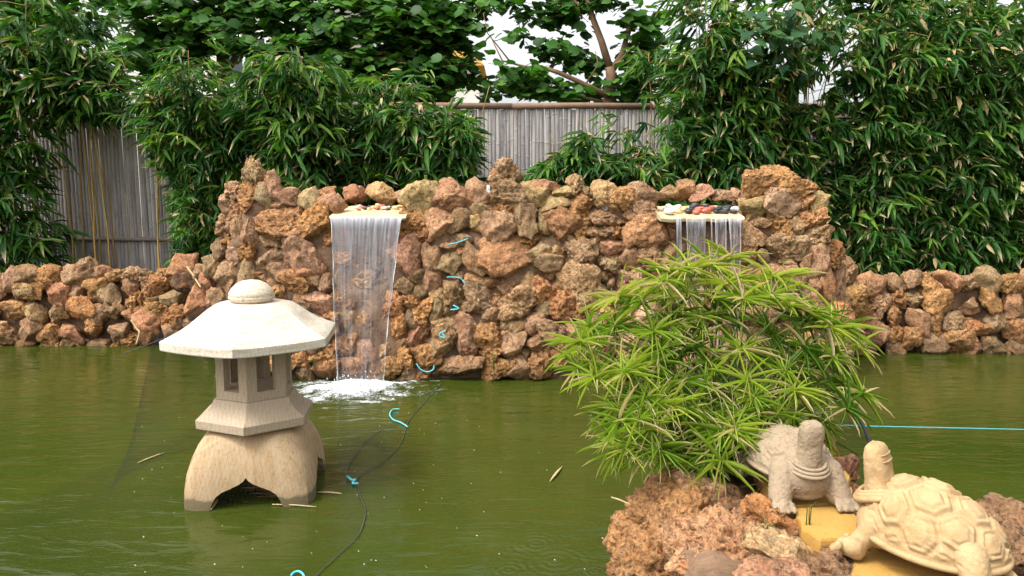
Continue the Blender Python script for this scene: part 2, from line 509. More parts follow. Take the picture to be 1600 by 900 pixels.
# ------------------------------------------------------------------ the setting: ground, bed, water
def sheet(name, outer, hole, z, mat):
    bm = bmesh.new()
    o = [bm.verts.new((x, y, z)) for x, y in outer]
    h = [bm.verts.new((x, y, z)) for x, y in hole]
    n = len(o)
    for i in range(n):
        bm.faces.new((o[i], o[(i + 1) % n], h[(i + 1) % n], h[i]))
    me = bpy.data.meshes.new(name); bm.to_mesh(me); bm.free()
    ob = link(name, me, mat); tag(ob, kind='structure'); return ob
POND = [(-7.0, 1.55), (7.0, 1.55), (7.0, 7.95), (-7.0, 7.95)]
sheet('ground', [(-900, -900), (900, -900), (900, 900), (-900, 900)], POND, 0.06, M['ground'])
b = MB(); b.box((0, 7.95, -0.35), (16, 0.05, 1.0)); b.box((0, 1.53, -0.2), (16, 0.05, 0.5)); b.box((-7, 4.7, -0.3), (0.05, 6.4, 0.7)); b.box((7, 4.7, -0.3), (0.05, 6.4, 0.7))
tag(b.build('pond_lining', M['mortar'], smooth=False), kind='structure')
g = [(x, y) for y in np.linspace(1.5, 8.0, 3) for x in np.linspace(-7.1, 7.1, 3)]
tag(link('pond_water', mesh([(x, y, 0) for x, y in g], [(0,1,4,3),(1,2,5,4),(3,4,7,6),(4,5,8,7)]), M['water'], smooth=True), kind='structure')
# raised planting bed between the walls and the fence
nx, ny = 90, 14
gx = np.linspace(-8, 8, nx); gy = np.linspace(6.75, 9.6, ny)
bx, by = np.meshgrid(gx, gy)
mid = ((bx > -2.5) & (bx < 2.6))
ymin = np.where(mid, 6.75, 7.85)
by = np.maximum(by, ymin)
bz = 0.52 + 0.05 * vnoise(np.stack([bx.ravel() * 2, by.ravel() * 2, by.ravel() * 0], 1), 3).reshape(bx.shape)
bv = np.stack([bx.ravel(), by.ravel(), bz.ravel()], 1)
bf = [(j * nx + i, j * nx + i + 1, (j + 1) * nx + i + 1, (j + 1) * nx + i) for j in range(ny - 1) for i in range(nx - 1)]
tag(link('planting_bed', mesh(bv, bf), M['soil'], smooth=True), kind='structure')

# ------------------------------------------------------------------ stones
def stone_co(seed, porous, sub, cuts=5, e=None, flat=0.0):
    rng = np.random.RandomState(seed)
    d, f = ICO[sub]
    e = e or rng.uniform(2.6, 5.0)
    q = d @ np.linalg.qr(rng.normal(size=(3, 3)))[0] if rng.rand() < 0.4 else d
    p = q / (np.sum(np.abs(q) ** e, 1) ** (1 / e))[:, None]
    p = p * (1 + 0.22 * vnoise(p * 1.1 + seed % 97, seed))[:, None]
    for _ in range(cuts):
        m = rng.normal(size=3); m[1] -= 0.4; m /= np.linalg.norm(m)
        o = rng.uniform(0.50, 0.84)
        over = np.maximum(0, p @ m - o)
        p = p - (over * 0.96)[:, None] * m
    if flat:
        p[:, 1] = np.where(p[:, 1] < 0, p[:, 1] * (1 - flat), p[:, 1])
    a = rng.uniform(-0.3, 0.3); ca, sa = math.cos(a), math.sin(a)
    p = np.stack([p[:, 0] * ca - p[:, 2] * sa, p[:, 1], p[:, 0] * sa + p[:, 2] * ca], 1)
    lo, hi = p.min(0), p.max(0)
    return (p - (lo + hi) / 2) / ((hi - lo) / 2), f

def roughen(p, dims, seed, porous, amp=1.0):
    """p in metres; adds the relief of the stone: facets, knobs, pits"""
    rng = np.random.RandomState(seed + 5)
    s = min(dims)
    n = p / np.array(dims); n = n / np.maximum(1e-6, np.linalg.norm(n, axis=1))[:, None]
    disp = 0.115 * s * fbm(p / s * 2.4 + 11, seed, 5, 0.6)
    if porous:
        r = 1 - np.abs(vnoise(p / 0.032, seed + 3)); r2 = 1 - np.abs(vnoise(p / 0.016 + 7, seed + 4))
        disp += amp * (0.016 * (r - 0.6) + 0.008 * (r2 - 0.6))
        k = int(22 + 300 * s)
        c = p[rng.randint(0, len(p), k)]
        rad = rng.uniform(0.008, 0.024, k) * (0.75 + s)
        for ci, ri in zip(c, rad):
            d2 = np.sum((p - ci) ** 2, 1) / (ri * ri)
            disp -= amp * 1.05 * ri * np.exp(-d2 * d2)
    else:
        disp += amp * 0.006 * fbm(p / 0.05, seed + 9, 3, 0.6)
    return p + n * disp[:, None]

def jitter_col(c, rng):
    k = rng.uniform(0.82, 1.15)
    return tuple(max(0.02, x * k * rng.uniform(0.94, 1.06)) for x in c) + (1,)

def stone(parent, ploc, px, py, w, h, kind, Y, seed, sub=None, depth=None, name='stone', grow=1.19, taper=0.0):
    porous = kind in 'Pp'
    c = P(px, py, Y); k = mpp(c) * 0.5 * grow
    W, H = w * k, h * k
    D = depth if depth else 0.52 * (W * H) ** 0.5 + 0.02
    rng = np.random.RandomState(seed)
    co, f = stone_co(seed, porous, sub or (5 if (porous and w * h > 480) or w * h > 1800 else 4),
                     cuts=5 if porous else 11)
    p = co * np.array([W, D, H])
    if taper: p[:, 0] *= 1 - taper * (0.5 + 0.5 * co[:, 2]) ; p[:, 1] *= 1 - taper * 0.6 * (0.5 + 0.5 * co[:, 2])
    p = roughen(p, (W, D, H), seed, porous)
    me = mesh(p, f, name)
    o = link(name, me, M['rock_porous' if porous else 'rock_smooth'], parent, c - Vector(ploc), smooth=True)
    o.color = jitter_col(ROCKC[kind], rng)
    return o

def surf_y(px, py):
    """depth of the wall face on a photo sight line: main wall, its two returns, the low walls"""
    if px < 262: Y = 7.62
    elif px < 345: Y = 7.62 + (6.30 - 7.62) * (px - 262) / 83.0
    elif px < 400: Y = 6.30 + (6.20 - 6.30) * (px - 345) / 55.0
    elif px < 1262: Y = 6.20
    elif px < 1300: Y = 6.20 + 0.08 * (px - 1262) / 38.0
    elif px < 1345: Y = 6.28 + 0.97 * (px - 1300) / 45.0
    else: Y = 7.25
    p = P(px, py, Y)
    return Y + 0.10 * max(0.0, p.z)

MAIN = [
 (395,277,46,52,'p'),(428,289,24,40,'S'),(411,285,20,18,'P'),(368,305,28,32,'p'),(390,309,27,36,'P'),(415,310,34,44,'G'),
 (356,323,24,34,'B'),(372,333,26,32,'p'),(353,351,26,34,'p'),(373,356,30,40,'B'),(393,363,30,48,'S'),(362,375,28,20,'P'),
 (347,389,28,32,'G'),(369,394,26,36,'S'),(385,390,24,36,'P'),(360,425,40,38,'B'),(386,420,26,42,'G'),
 (446,308,42,24,'S'),(432,325,34,22,'S'),(441,348,64,50,'P'),(483,313,38,34,'G'),(511,302,22,18,'R'),(518,320,36,28,'S'),
 (490,346,50,52,'P'),(513,372,16,20,'P'),(554,303,30,22,'R'),(414,376,18,18,'G'),(431,379,26,20,'B'),(421,406,38,36,'B'),
 (440,397,28,20,'G'),(472,398,54,56,'S'),(440,425,34,26,'S'),(487,420,40,26,'R'),
 (463,444,42,40,'P'),(489,437,24,22,'B'),(510,442,22,28,'S'),(474,470,30,22,'B'),(499,476,42,34,'S'),
 (468,563,32,26,'P'),(503,553,38,16,'P'),(477,583,26,24,'B'),(508,578,38,36,'P'),
 (632,447,28,26,'B'),(614,477,28,46,'P'),(658,457,20,20,'G'),(645,471,26,30,'P'),(640,497,26,28,'G'),(663,486,28,40,'P'),(665,514,18,22,'p'),
 (621,512,24,38,'P'),(608,540,30,42,'p'),(631,539,18,18,'p'),(635,560,24,32,'P'),(614,575,26,32,'P'),(602,584,26,24,'B'),
 (641,582,22,20,'B'),(628,591,22,14,'G'),(652,528,32,36,'R'),(656,594,26,16,'P'),
 (595,303,38,30,'Y'),(624,308,24,18,'S'),(656,307,54,44,'Y'),(707,307,52,48,'R'),(746,305,32,46,'S'),(788,272,46,38,'p'),(788,306,60,36,'p'),
 (650,341,44,36,'P'),(658,366,38,36,'P'),(690,350,48,52,'S'),(722,345,36,34,'G'),(755,329,32,22,'Y'),(789,330,36,26,'P'),
 (745,349,24,24,'Y'),(772,360,58,52,'S'),(817,344,36,54,'G'),(620,366,24,22,'P'),(637,402,52,62,'S'),(668,402,18,42,'S'),
 (680,406,26,42,'B'),(699,385,28,18,'S'),(702,411,36,32,'G'),(722,374,32,20,'B'),(742,405,36,48,'B'),(792,402,76,66,'O'),
 (650,432,24,22,'G'),(675,440,26,34,'B'),(685,458,24,22,'G'),(708,465,32,54,'p'),(686,484,26,36,'G'),(744,468,42,54,'p'),(752,440,48,24,'O'),
 (790,451,24,14,'B'),(773,476,18,24,'B'),(765,494,30,26,'G'),(806,472,56,48,'p'),(795,502,26,20,'p'),(828,437,28,26,'G'),
 (849,455,36,42,'P'),(851,484,28,24,'G'),(834,505,34,32,'S'),(808,512,28,20,'Y'),(789,519,18,16,'B'),(697,528,38,62,'p'),
 (731,525,33,64,'S'),(667,560,40,40,'P'),(718,574,66,32,'B'),(765,526,38,40,'P'),(768,551,34,24,'P'),(800,540,38,42,'B'),
 (812,575,36,36,'B'),(780,578,46,30,'P'),(836,535,32,30,'B'),(844,569,38,38,'P'),
 (904,446,56,58,'p'),(857,412,40,30,'B'),(880,478,42,42,'P'),(916,485,32,24,'P'),(942,465,32,36,'G'),(977,431,20,18,'S'),
 (868,520,52,42,'p'),(998,438,26,34,'p'),(1028,452,42,34,'B'),(885,560,50,40,'P'),(905,520,40,36,'S'),(935,500,34,30,'B'),(930,545,50,44,'B'),
 (960,500,40,40,'P'),(975,465,34,34,'B'),(985,540,50,44,'p'),(1010,492,40,40,'S'),(965,580,60,34,'P'),(1040,520,50,50,'B'),(1030,575,60,40,'P'),
 (836,304,48,36,'Y'),(852,292,36,18,'R'),(870,316,56,28,'Y'),(884,301,34,16,'Y'),(898,290,22,26,'p'),(914,301,22,18,'p'),(909,321,34,34,'P'),
 (943,307,42,44,'Y'),(946,320,22,20,'W'),(978,313,42,32,'P'),(1006,299,50,24,'S'),(1010,324,38,38,'p'),(852,345,26,36,'G'),(876,350,56,48,'R'),
 (914,340,26,24,'P'),(945,340,54,26,'p'),(934,358,42,20,'p'),(966,360,24,22,'P'),(983,336,20,20,'B'),(1007,361,62,44,'R'),(910,366,26,28,'P'),
 (932,373,12,14,'O'),(895,381,22,24,'p'),(908,396,46,40,'p'),(827,377,30,22,'P'),(842,393,38,28,'G'),(868,393,18,20,'Y'),
 (957,387,40,22,'R'),(955,410,34,28,'p'),(983,402,28,42,'B'),(1014,403,32,36,'p'),(1020,383,30,14,'S'),(1033,408,14,22,'B'),
 (1046,351,20,18,'B'),(1050,365,20,24,'B'),(1050,394,22,42,'S'),(1083,391,34,34,'G'),(1118,386,28,24,'P'),(1090,360,40,30,'B'),(1130,360,30,34,'D'),
 (1075,430,40,40,'B'),(1110,425,36,44,'P'),(1145,395,30,34,'D'),(1046,302,28,20,'B'),(1071,297,26,28,'R'),(1096,302,34,22,'S'),(1131,305,32,16,'B'),(1153,305,24,18,'B'),
 (1185,288,48,38,'P'),(1221,281,50,36,'P'),(1255,297,36,26,'P'),(1222,315,64,42,'S'),(1180,323,46,32,'Y'),(1279,320,26,36,'Y'),(1257,316,22,26,'P'),
 (1171,339,10,12,'Y'),(1185,347,32,16,'B'),(1180,369,52,40,'B'),(1218,348,36,46,'P'),(1241,352,26,34,'B'),(1268,343,40,30,'P'),(1276,368,36,32,'p'),
 (1227,385,54,36,'p'),(1167,397,28,28,'P'),(1188,401,22,22,'B'),(1231,408,26,12,'Y'),(1275,402,36,50,'S'),(1258,412,16,38,'B'),(1302,397,30,38,'P'),
 (1322,425,34,46,'p'),(1268,441,22,46,'B'),(1286,442,28,62,'R'),(1306,442,28,64,'S'),(1240,436,34,40,'B'),(1205,430,44,40,'B'),(1160,440,50,50,'P'),
 (1190,480,60,50,'B'),(1250,490,60,56,'R'),(1300,500,50,50,'P'),(1130,490,60,50,'B'),(1090,480,50,50,'P'),(1290,550,60,50,'B'),(1230,550,60,56,'P'),
 (1160,550,70,60,'B'),(1090,545,60,60,'R'),
 # behind the left fall and behind the lantern
 (540,362,34,30,'S'),(575,365,40,34,'B'),(608,392,24,30,'B'),(545,395,44,36,'P'),(585,405,40,38,'p'),(535,430,30,34,'B'),(568,438,40,30,'p'),(600,440,28,32,'G'),
 (540,468,38,36,'P'),(578,470,40,32,'B'),(600,500,24,36,'P'),(545,503,36,34,'G'),(575,508,36,32,'P'),(540,540,36,36,'P'),(575,545,40,36,'B'),(550,575,44,32,'R'),(590,578,30,30,'P'),
 (400,455,40,36,'B'),(430,460,36,34,'P'),(395,495,46,40,'S'),(440,500,46,40,'P'),(480,512,44,40,'B'),(515,505,24,36,'P'),(450,535,44,30,'p'),(490,540,30,26,'B'),(400,535,50,40,'B'),
 (440,570,44,36,'P'),(395,575,50,40,'p'),(355,540,40,50,'B'),
]
LEFT = [
 (285,416,42,34,'R'),(288,442,40,32,'D'),(315,424,26,20,'B'),(333,416,30,36,'G'),(357,434,30,44,'S'),(326,445,26,32,'R'),
 (309,474,36,54,'R'),(335,472,24,32,'R'),(273,467,40,30,'G'),(252,446,32,38,'P'),(256,428,24,16,'P'),(203,431,26,24,'p'),(232,431,26,20,'p'),
 (204,450,24,28,'B'),(231,450,24,28,'P'),(203,475,24,24,'P'),(218,467,18,22,'P'),(240,468,26,14,'G'),(244,482,38,24,'P'),(209,491,26,24,'R'),
 (233,506,42,44,'R'),(262,502,26,30,'P'),(282,495,32,34,'P'),(231,529,30,28,'R'),(206,531,26,22,'P'),(272,522,36,30,'B'),(305,515,34,34,'B'),(335,505,36,40,'B'),(345,470,28,36,'S'),
 (181,428,28,24,'P'),(158,432,28,24,'R'),(132,428,30,26,'p'),(104,430,30,26,'G'),(76,428,32,28,'P'),(46,431,30,26,'B'),(16,428,32,28,'S'),
 (178,455,30,28,'G'),(150,458,30,28,'P'),(120,456,32,28,'B'),(90,458,34,32,'R'),(58,458,34,30,'P'),(26,458,34,32,'p'),(-6,456,32,34,'B'),
 (180,485,28,30,'p'),(152,488,30,28,'S'),(122,486,32,32,'P'),(90,490,34,32,'p'),(56,488,34,32,'G'),(22,490,36,34,'P'),(-10,490,30,30,'B'),
 (178,514,32,28,'B'),(148,516,32,30,'P'),(114,518,36,30,'R'),(80,520,34,30,'P'),(46,520,36,30,'B'),(10,520,36,30,'p'),
 (180,536,30,20,'P'),(150,540,32,20,'B'),(115,542,36,20,'p'),(80,542,34,18,'P'),(45,542,34,18,'R'),(10,542,34,18,'P'),
]
RIGHT = [
 (1360,444,42,36,'R'),(1336,469,38,44,'P'),(1341,496,38,38,'P'),(1373,473,32,50,'p'),(1398,443,24,28,'S'),(1400,467,26,28,'P'),(1397,494,24,34,'P'),
 (1368,523,40,54,'R'),(1399,520,24,26,'P'),(1397,543,28,28,'B'),(1338,545,24,24,'Y'),(1318,480,24,40,'B'),(1315,525,34,40,'P'),
 (1425,440,30,26,'B'),(1452,444,30,26,'P'),(1482,440,32,28,'R'),(1514,444,32,28,'p'),(1546,440,32,28,'G'),(1578,444,34,28,'P'),(1608,442,30,28,'B'),
 (1426,468,30,32,'p'),(1456,472,32,30,'S'),(1488,470,34,32,'P'),(1522,474,34,30,'B'),(1556,470,34,32,'P'),(1590,474,34,32,'R'),
 (1424,500,30,34,'R'),(1454,502,32,32,'P'),(1486,504,34,34,'p'),(1520,506,34,32,'P'),(1554,504,34,34,'B'),(1588,508,36,34,'P'),
 (1426,533,32,34,'P'),(1458,536,34,34,'B'),(1492,538,34,32,'P'),(1526,540,36,32,'R'),(1560,540,34,34,'p'),(1594,542,34,32,'B'),
]
def wall_core(parent, ploc, name, prof, Y0, Y1):
    """mortared core of a wall: outline in X and Z, from Y0 to Y1"""
    bm = bmesh.new()
    fr = [bm.verts.new((x, Y0 + 0.10 * max(0, z), z)) for x, z in prof]
    bk = [bm.verts.new((x, Y1, z)) for x, z in prof]
    n = len(prof)
    for i in range(n): bm.faces.new((fr[i], fr[(i + 1) % n], bk[(i + 1) % n], bk[i]))
    bm.faces.new(list(reversed(fr))); bm.faces.new(bk)
    bmesh.ops.recalc_face_normals(bm, faces=bm.faces)
    bmesh.ops.triangulate(bm, faces=bm.faces)
    mb = MB(); bm.verts.index_update()
    mb.add([v.co[:] for v in bm.verts], [tuple(v.index for v in f.verts) for f in bm.faces]); bm.free()
    me = remeshed(mb, 0.045, 2)
    co, no = get_co(me), get_no(me)
    co = co + no * (0.038 * fbm(co * 7, 5, 4))[:, None] - np.array(ploc)
    set_co(me, co)
    return link(name, me, M['mortar'], parent, smooth=True)

wl_loc = (0.0, 6.4, 0.0)
wall = empty('rock_wall', wl_loc)
tag(wall, 'tall mortared wall of orange and brown rocks carrying both waterfalls', 'wall')
def xz(px, py, Y):
    p = P(px, py, Y); return (p.x, p.z)
prof = [xz(345, 560, 6.4), xz(362, 440, 6.4), xz(366, 360, 6.4), xz(382, 315, 6.4), xz(394, 290, 6.4), xz(418, 295, 6.4), xz(440, 312, 6.4), xz(505, 322, 6.4),
        xz(512, 338, 6.4), xz(632, 338, 6.4), xz(640, 312, 6.4), xz(760, 305, 6.4), xz(775, 282, 6.4), xz(800, 282, 6.4), xz(815, 305, 6.4), xz(1020, 310, 6.4),
        xz(1030, 344, 6.4), xz(1165, 344, 6.4), xz(1172, 305, 6.4), xz(1200, 290, 6.4), xz(1255, 305, 6.4), xz(1268, 330, 6.4), xz(1270, 390, 6.4), xz(1290, 425, 6.4),
        xz(1305, 480, 6.4), (2.75, -0.4), (-2.55, -0.4)]
wall_core(wall, wl_loc, 'mortar_core', prof, 6.208, 6.85)
for i, (x, y, w, h, k) in enumerate(MAIN):
    Y = surf_y(x, y)
    if y < 312 and k in 'RBYS' and (500 < x < 640 or 1030 < x < 1165): Y += 0.36     # stones at the back rim of the two basins
    if 515 < x < 612 and y > 345: Y += 0.07                                         # face recessed behind the fall
    if 1055 < x < 1160 and 345 < y < 450: Y += 0.07
    stone(wall, wl_loc, x, y, w, h, k, Y, 1000 + i, grow=1.30 if (y < 330 and h < 40) else 1.22, taper=0.6 if i == 0 else 0.35 if i == 1 else 0.0)
# small packing stones in the joints
rng = np.random.RandomState(77)
n_fill = 0
for _ in range(9000):
    if n_fill >= 95: break
    x, y = rng.uniform(352, 1285), rng.uniform(318, 585)
    if (x < 385 and y < 345) or (505 < x < 640 and y < 350) or (1025 < x < 1170 and y < 355): continue
    gap = min(max(abs(x - s[0]) / (s[2] * 0.5), abs(y - s[1]) / (s[3] * 0.5)) for s in MAIN)
    if gap > 1.14:
        w, h = rng.uniform(11, 24), rng.uniform(10, 20)
        MAIN.append((x, y, w, h, 'B'))
        stone(wall, wl_loc, x, y, w, h, 'PpBGSR'[rng.randint(6)], surf_y(x, y) + 0.03 + (0.05 if 515 < x < 612 else 0), 5000 + n_fill, sub=3, name='packing_stone')
        n_fill += 1
ll_loc = (-3.4, 7.7, 0.0)
lwall = empty('low_rock_wall', ll_loc)
tag(lwall, 'low wall of dark porous rocks at the left end of the tall wall, before the bare fence', 'wall')
wall_core(lwall, ll_loc, 'mortar_core', [(-7.0, -0.4), (-7.0, 0.66), (-4.0, 0.70), xz(300, 425, 7.7), xz(352, 400, 7.7), (-2.2, 0.9), (-2.2, -0.4)], 7.70, 7.98)
b = MB()
b.add([P(345, 560, 6.5), P(300, 545, 7.75) , P(300, 440, 7.75), P(348, 390, 6.5), (-2.0, 6.5, -0.3), (-2.0, 7.8, -0.3), (-2.0, 7.8, 0.85), (-2.0, 6.5, 0.95)],
      [(0,1,2,3),(4,7,6,5),(0,3,7,4),(1,5,6,2),(3,2,6,7),(0,4,5,1)])
me = remeshed(b, 0.035, 2); co = get_co(me); co = co + get_no(me) * (0.03 * fbm(co * 7, 8, 4))[:, None] - np.array(ll_loc); set_co(me, co)
link('return_core', me, M['mortar'], lwall, smooth=True)
_j = np.random.RandomState(6)
for i, (x, y, w, h, k) in enumerate(LEFT):
    if x < 190: x, y, w, h = x + _j.normal(0, 6), y + _j.normal(0, 5), w * _j.uniform(0.75, 1.4), h * _j.uniform(0.75, 1.35)
    stone(lwall, ll_loc, x, y, w, h, k, surf_y(x, y), 2000 + i, sub=5 if (x > 190 and k in 'Pp') else 4)
lr_loc = (3.9, 7.35, 0.0)
rwall = empty('low_rock_wall', lr_loc)
tag(rwall, 'low wall of brown rocks stepping down from the right end of the tall wall', 'wall')
wall_core(rwall, lr_loc, 'mortar_core', [(2.4, -0.4), (2.4, 0.95), xz(1345, 440, 7.35), xz(1400, 442, 7.35), (7.0, 0.62), (7.0, -0.4)], 7.34, 7.9)
for i, (x, y, w, h, k) in enumerate(RIGHT):
    if x > 1410: x, y, w, h = x + _j.normal(0, 6), y + _j.normal(0, 5), w * _j.uniform(0.75, 1.4), h * _j.uniform(0.75, 1.35)
    stone(rwall, lr_loc, x, y, w, h, k, surf_y(x, y), 3000 + i, sub=5 if (x < 1410 and k in 'Pp') else 4)

# spout slabs (fixed in the wall) and the small basins behind them
def slab(px0, px1, pyt, Y0, Y1, th, seed, mat):
    a, bq = P(px0, pyt, Y0), P(px1, pyt, Y0)
    z = a.z
    n = 26
    rg = np.random.RandomState(seed)
    xs = np.linspace(a.x, bq.x, n)
    fr = Y0 + 0.012 * vnoise(np.stack([xs * 9, xs * 0, xs * 0], 1), seed)
    mb = MB(); v = []; f = []
    for i, x in enumerate(xs):
        zz = z + 0.004 * math.sin(i * 0.9 + seed)
        v += [(x, fr[i] + 0.006, zz - th), (x, fr[i] - 0.004, zz - th * 0.45), (x, fr[i] + 0.008, zz), (x, Y1, zz + 0.075), (x, Y1, zz + 0.075 - th)]
    for i in range(n - 1):
        for k in range(5):
            f.append((i * 5 + k, (i + 1) * 5 + k, (i + 1) * 5 + (k + 1) % 5, i * 5 + (k + 1) % 5))
    f.append((0, 1, 2, 3, 4)); f.append(tuple((n - 1) * 5 + k for k in (4, 3, 2, 1, 0)))
    mb.add([Vector(q) - Vector(wl_loc) for q in v], f)
    return mb.build('spout_slab', mat, wall, smooth=False)
slab(514, 634, 338, 6.16, 6.62, 0.028, 3, M['slab_spout'])
slab(1032, 1163, 338, 6.12, 6.60, 0.045, 8, M['slab_spout'])

# ------------------------------------------------------------------ pebbles lying in the two basins
PEBC = {'white': (0.62, 0.60, 0.56), 'red': (0.42, 0.11, 0.07), 'black': (0.03, 0.03, 0.035), 'yellow': (0.58, 0.42, 0.17)}
pebm = {k: simple(k + '_pebble', c, 0.35, 0.5, 0.2, 30, 0.15) for k, c in PEBC.items()}
pco = []
for s in range(4):
    co, f = stone_co(300 + s, False, 3, cuts=1, e=2.2)
    pco.append(mesh(co, f, 'pebble'))
pebme = {}
rng = np.random.RandomState(4)
def pebble(x, y, z, colr, r, side, sq):
    key = (colr, rng.randint(4))
    if key not in pebme:
        me = pco[key[1]].copy(); me.materials.append(pebm[colr]); me.polygons.foreach_set('use_smooth', [True] * len(me.polygons)); pebme[key] = me
    o = bpy.data.objects.new('pebble', pebme[key]); col.objects.link(o)
    o.location = (x, y, z + r * sq * 0.85); o.scale = (r * rng.uniform(1.0, 1.5), r, r * sq); o.rotation_euler = (0, 0, rng.uniform(0, 3.1))
    ux = (proj((x, y, z))[0] - (1042 if side == 'right' else 548)) / (112.0 if side == 'right' else 76.0)
    where = 'at the left end of' if ux < 0.34 else 'at the right end of' if ux > 0.66 else 'in the middle of'
    row = 'front row' if (y < (6.35 if side == 'right' else 6.49)) else 'back row'
    lb = 'small %s pebble, %s, %s the basin above the %s waterfall' % (colr, row, where, side)
    tag(o, lb, 'pebble', '%s pebbles, %s, %s the %s basin' % (colr, row, where, side))
cs = ['white', 'red', 'black', 'yellow', 'red', 'white', 'black', 'yellow']
zt = P(1100, 338, 6.12).z
for i in range(34):
    t = (i + 0.5) / 34
    x = P(1042 + 112 * ((i * 0.381966) % 1.0), 330, 6.3).x
    Y = 6.21 + 0.28 * t
    bias = 'black' if (x > 1.6 and rng.rand() < 0.5) else cs[i % 8]
    pebble(x, Y, zt + (Y - 6.12) * 0.156, bias, rng.uniform(0.022, 0.040), 'right', rng.uniform(0.5, 0.8))
zt = P(570, 338, 6.16).z
for i in range(18):
    t = (i + 0.5) / 18
    x = P(548 + 76 * ((i * 0.381966) % 1.0), 330, 6.4).x
    pebble(x, 6.40 + 0.18 * t, zt + (0.24 + 0.18 * t) * 0.156, cs[(i * 3) % 8], rng.uniform(0.016, 0.030), 'left', rng.uniform(0.45, 0.7))

# ------------------------------------------------------------------ the two waterfalls
def fall(name, label, cols, mat):
    """cols: list of (top px, bottom px, ...) sheets hanging from a lip"""
    root = empty(name, cols[0]['base'])
    tag(root, label, 'waterfall')
    for c in cols:
        nu, nv = c.get('nu', 40), 44
        V = []; foam = []
        rip = 0.005 * vnoise(np.stack([np.arange(nu) * 0.37, np.arange(nu) * 0.0, np.arange(nu) * 0.0], 1), nu)
        for j in range(nv):
            t = j / (nv - 1)
            for i in range(nu):
                u = i / (nu - 1)
                pxa = c['t0'] + (c['b0'] - c['t0']) * t ** 0.8; pxb = c['t1'] + (c['b1'] - c['t1']) * t ** 0.8
                px = pxa + (pxb - pxa) * u
                z = c['zt'] + (c['zb'] - c['zt']) * t
                Y = c['Y0'] - 0.05 * math.sqrt(t)
                k = mpp(Vector((0, Y, z)))
                x = (px - 800) * k
                x += 0.004 * math.sin(9 * t + 5 * u)
                Y += rip[i] + 0.004 * math.sin(u * 113 + 2 * t + 4 * rip[i] / 0.01)
                V.append((x - c['base'][0], Y - c['base'][1], z - c['base'][2]))
                edge = max(0.0, 1 - min(u, 1 - u) * (nu * 0.45)) * c.get('edge', 0.6)
                foam.append(edge + max(0.0, 0.5 - t * 8) * c.get('lip', 1.0) + max(0.0, (t - 0.95) * 4) + c.get('add', 0.0) * max(0.0, 1 - 1.7 * t))
        F = [(j * nu + i, j * nu + i + 1, (j + 1) * nu + i + 1, (j + 1) * nu + i) for j in range(nv - 1) for i in range(nu - 1)]
        me = mesh(V, F, 'water_sheet')
        a = me.attributes.new('foam', 'FLOAT', 'POINT'); a.data.foreach_set('value', foam)
        link(c.get('name', 'water_sheet'), me, mat, root, smooth=True)
        for (side, r) in c.get('ropes', ()):
            mb = MB(); pts = []
            for j in range(18):
                t = j / 17
                u = 0.0 if side == 0 else 1.0
                q = V[int(t * (nv - 1)) * nu + (0 if side == 0 else nu - 1)]
                pts.append((q[0] + 0.003 * math.sin(j * 1.7), q[1] - 0.006, q[2]))
            mb.tube(pts, [r * (0.15 + 0.9 * abs(math.sin(j * 2.1 + side)) * abs(math.cos(j * 0.53))) for j in range(18)], 6)
            mb.build('water_strand', M['foam'], root)
    return root
zl = P(570, 338, 6.16).z
bl = (P(562, 600, 6.08).x, 6.1, 0.0)
fall('waterfall', 'wide sheet of falling water left of the wall centre, behind the stone lantern',
     [dict(t0=517, t1=628, b0=527, b1=598, zt=zl - 0.004, zb=0.0, Y0=6.145, base=bl, nu=64, ropes=((0, 0.004), (1, 0.004)), add=0.30, edge=0.25)], M['sheet'])
zr = P(1100, 337, 6.12).z - 0.02
br = (P(1108, 600, 6.08).x, 6.1, 0.0)
cc = []
for (t0, t1, b0, b1, zb) in ((1056, 1066, 1058, 1064, 0.0), (1072, 1104, 1076, 1096, 0.0), (1111, 1114, 1110, 1113, 0.5), (1117, 1136, 1120, 1131, 0.25), (1138, 1159, 1149, 1153, 0.30)):
    cc.append(dict(t0=t0, t1=t1, b0=b0, b1=b1, zt=zr, zb=zb, Y0=6.10, base=br, nu=max(8, int((t1 - t0) * 0.9)), edge=0.5, lip=0.5, add=0.10))
fall('waterfall', 'thin separate streams of water falling from the right slab behind the sedge', cc, M['strand'])

# foam where the left fall meets the pond
nx, ny = 190, 130
cx, cy = P(556, 602, 5.95).x, 5.86
X, Yg = np.meshgrid(np.linspace(-0.75, 0.75, nx), np.linspace(-0.75, 0.32, ny))
pp = np.stack([X.ravel(), Yg.ravel(), X.ravel() * 0], 1)
r = np.sqrt((X / 0.38) ** 2 + ((Yg - 0.02) / 0.27) ** 2).ravel()
n1 = fbm(pp * np.array([9, 14, 1]), 21, 5, 0.6); n2 = fbm(pp * 34, 31, 3, 0.6)
z = 0.045 * np.clip(1.1 - r, 0, 1) * (1 + 0.6 * n1) + 0.006 * n2 * np.clip(1.6 - r, 0, 1) + 0.003
cover = np.clip(1.35 - r + 0.55 * n1, -1, 1.0) * 0.9
F = [(j * nx + i, j * nx + i + 1, (j + 1) * nx + i + 1, (j + 1) * nx + i) for j in range(ny - 1) for i in range(nx - 1)]
F = [f for f in F if max(cover[f[0]], cover[f[1]], cover[f[2]], cover[f[3]]) > -0.75]
mb = MB(); mb.add(np.stack([X.ravel(), Yg.ravel(), z], 1).tolist(), F)
rr = random.Random(5)
cv = cover.tolist()
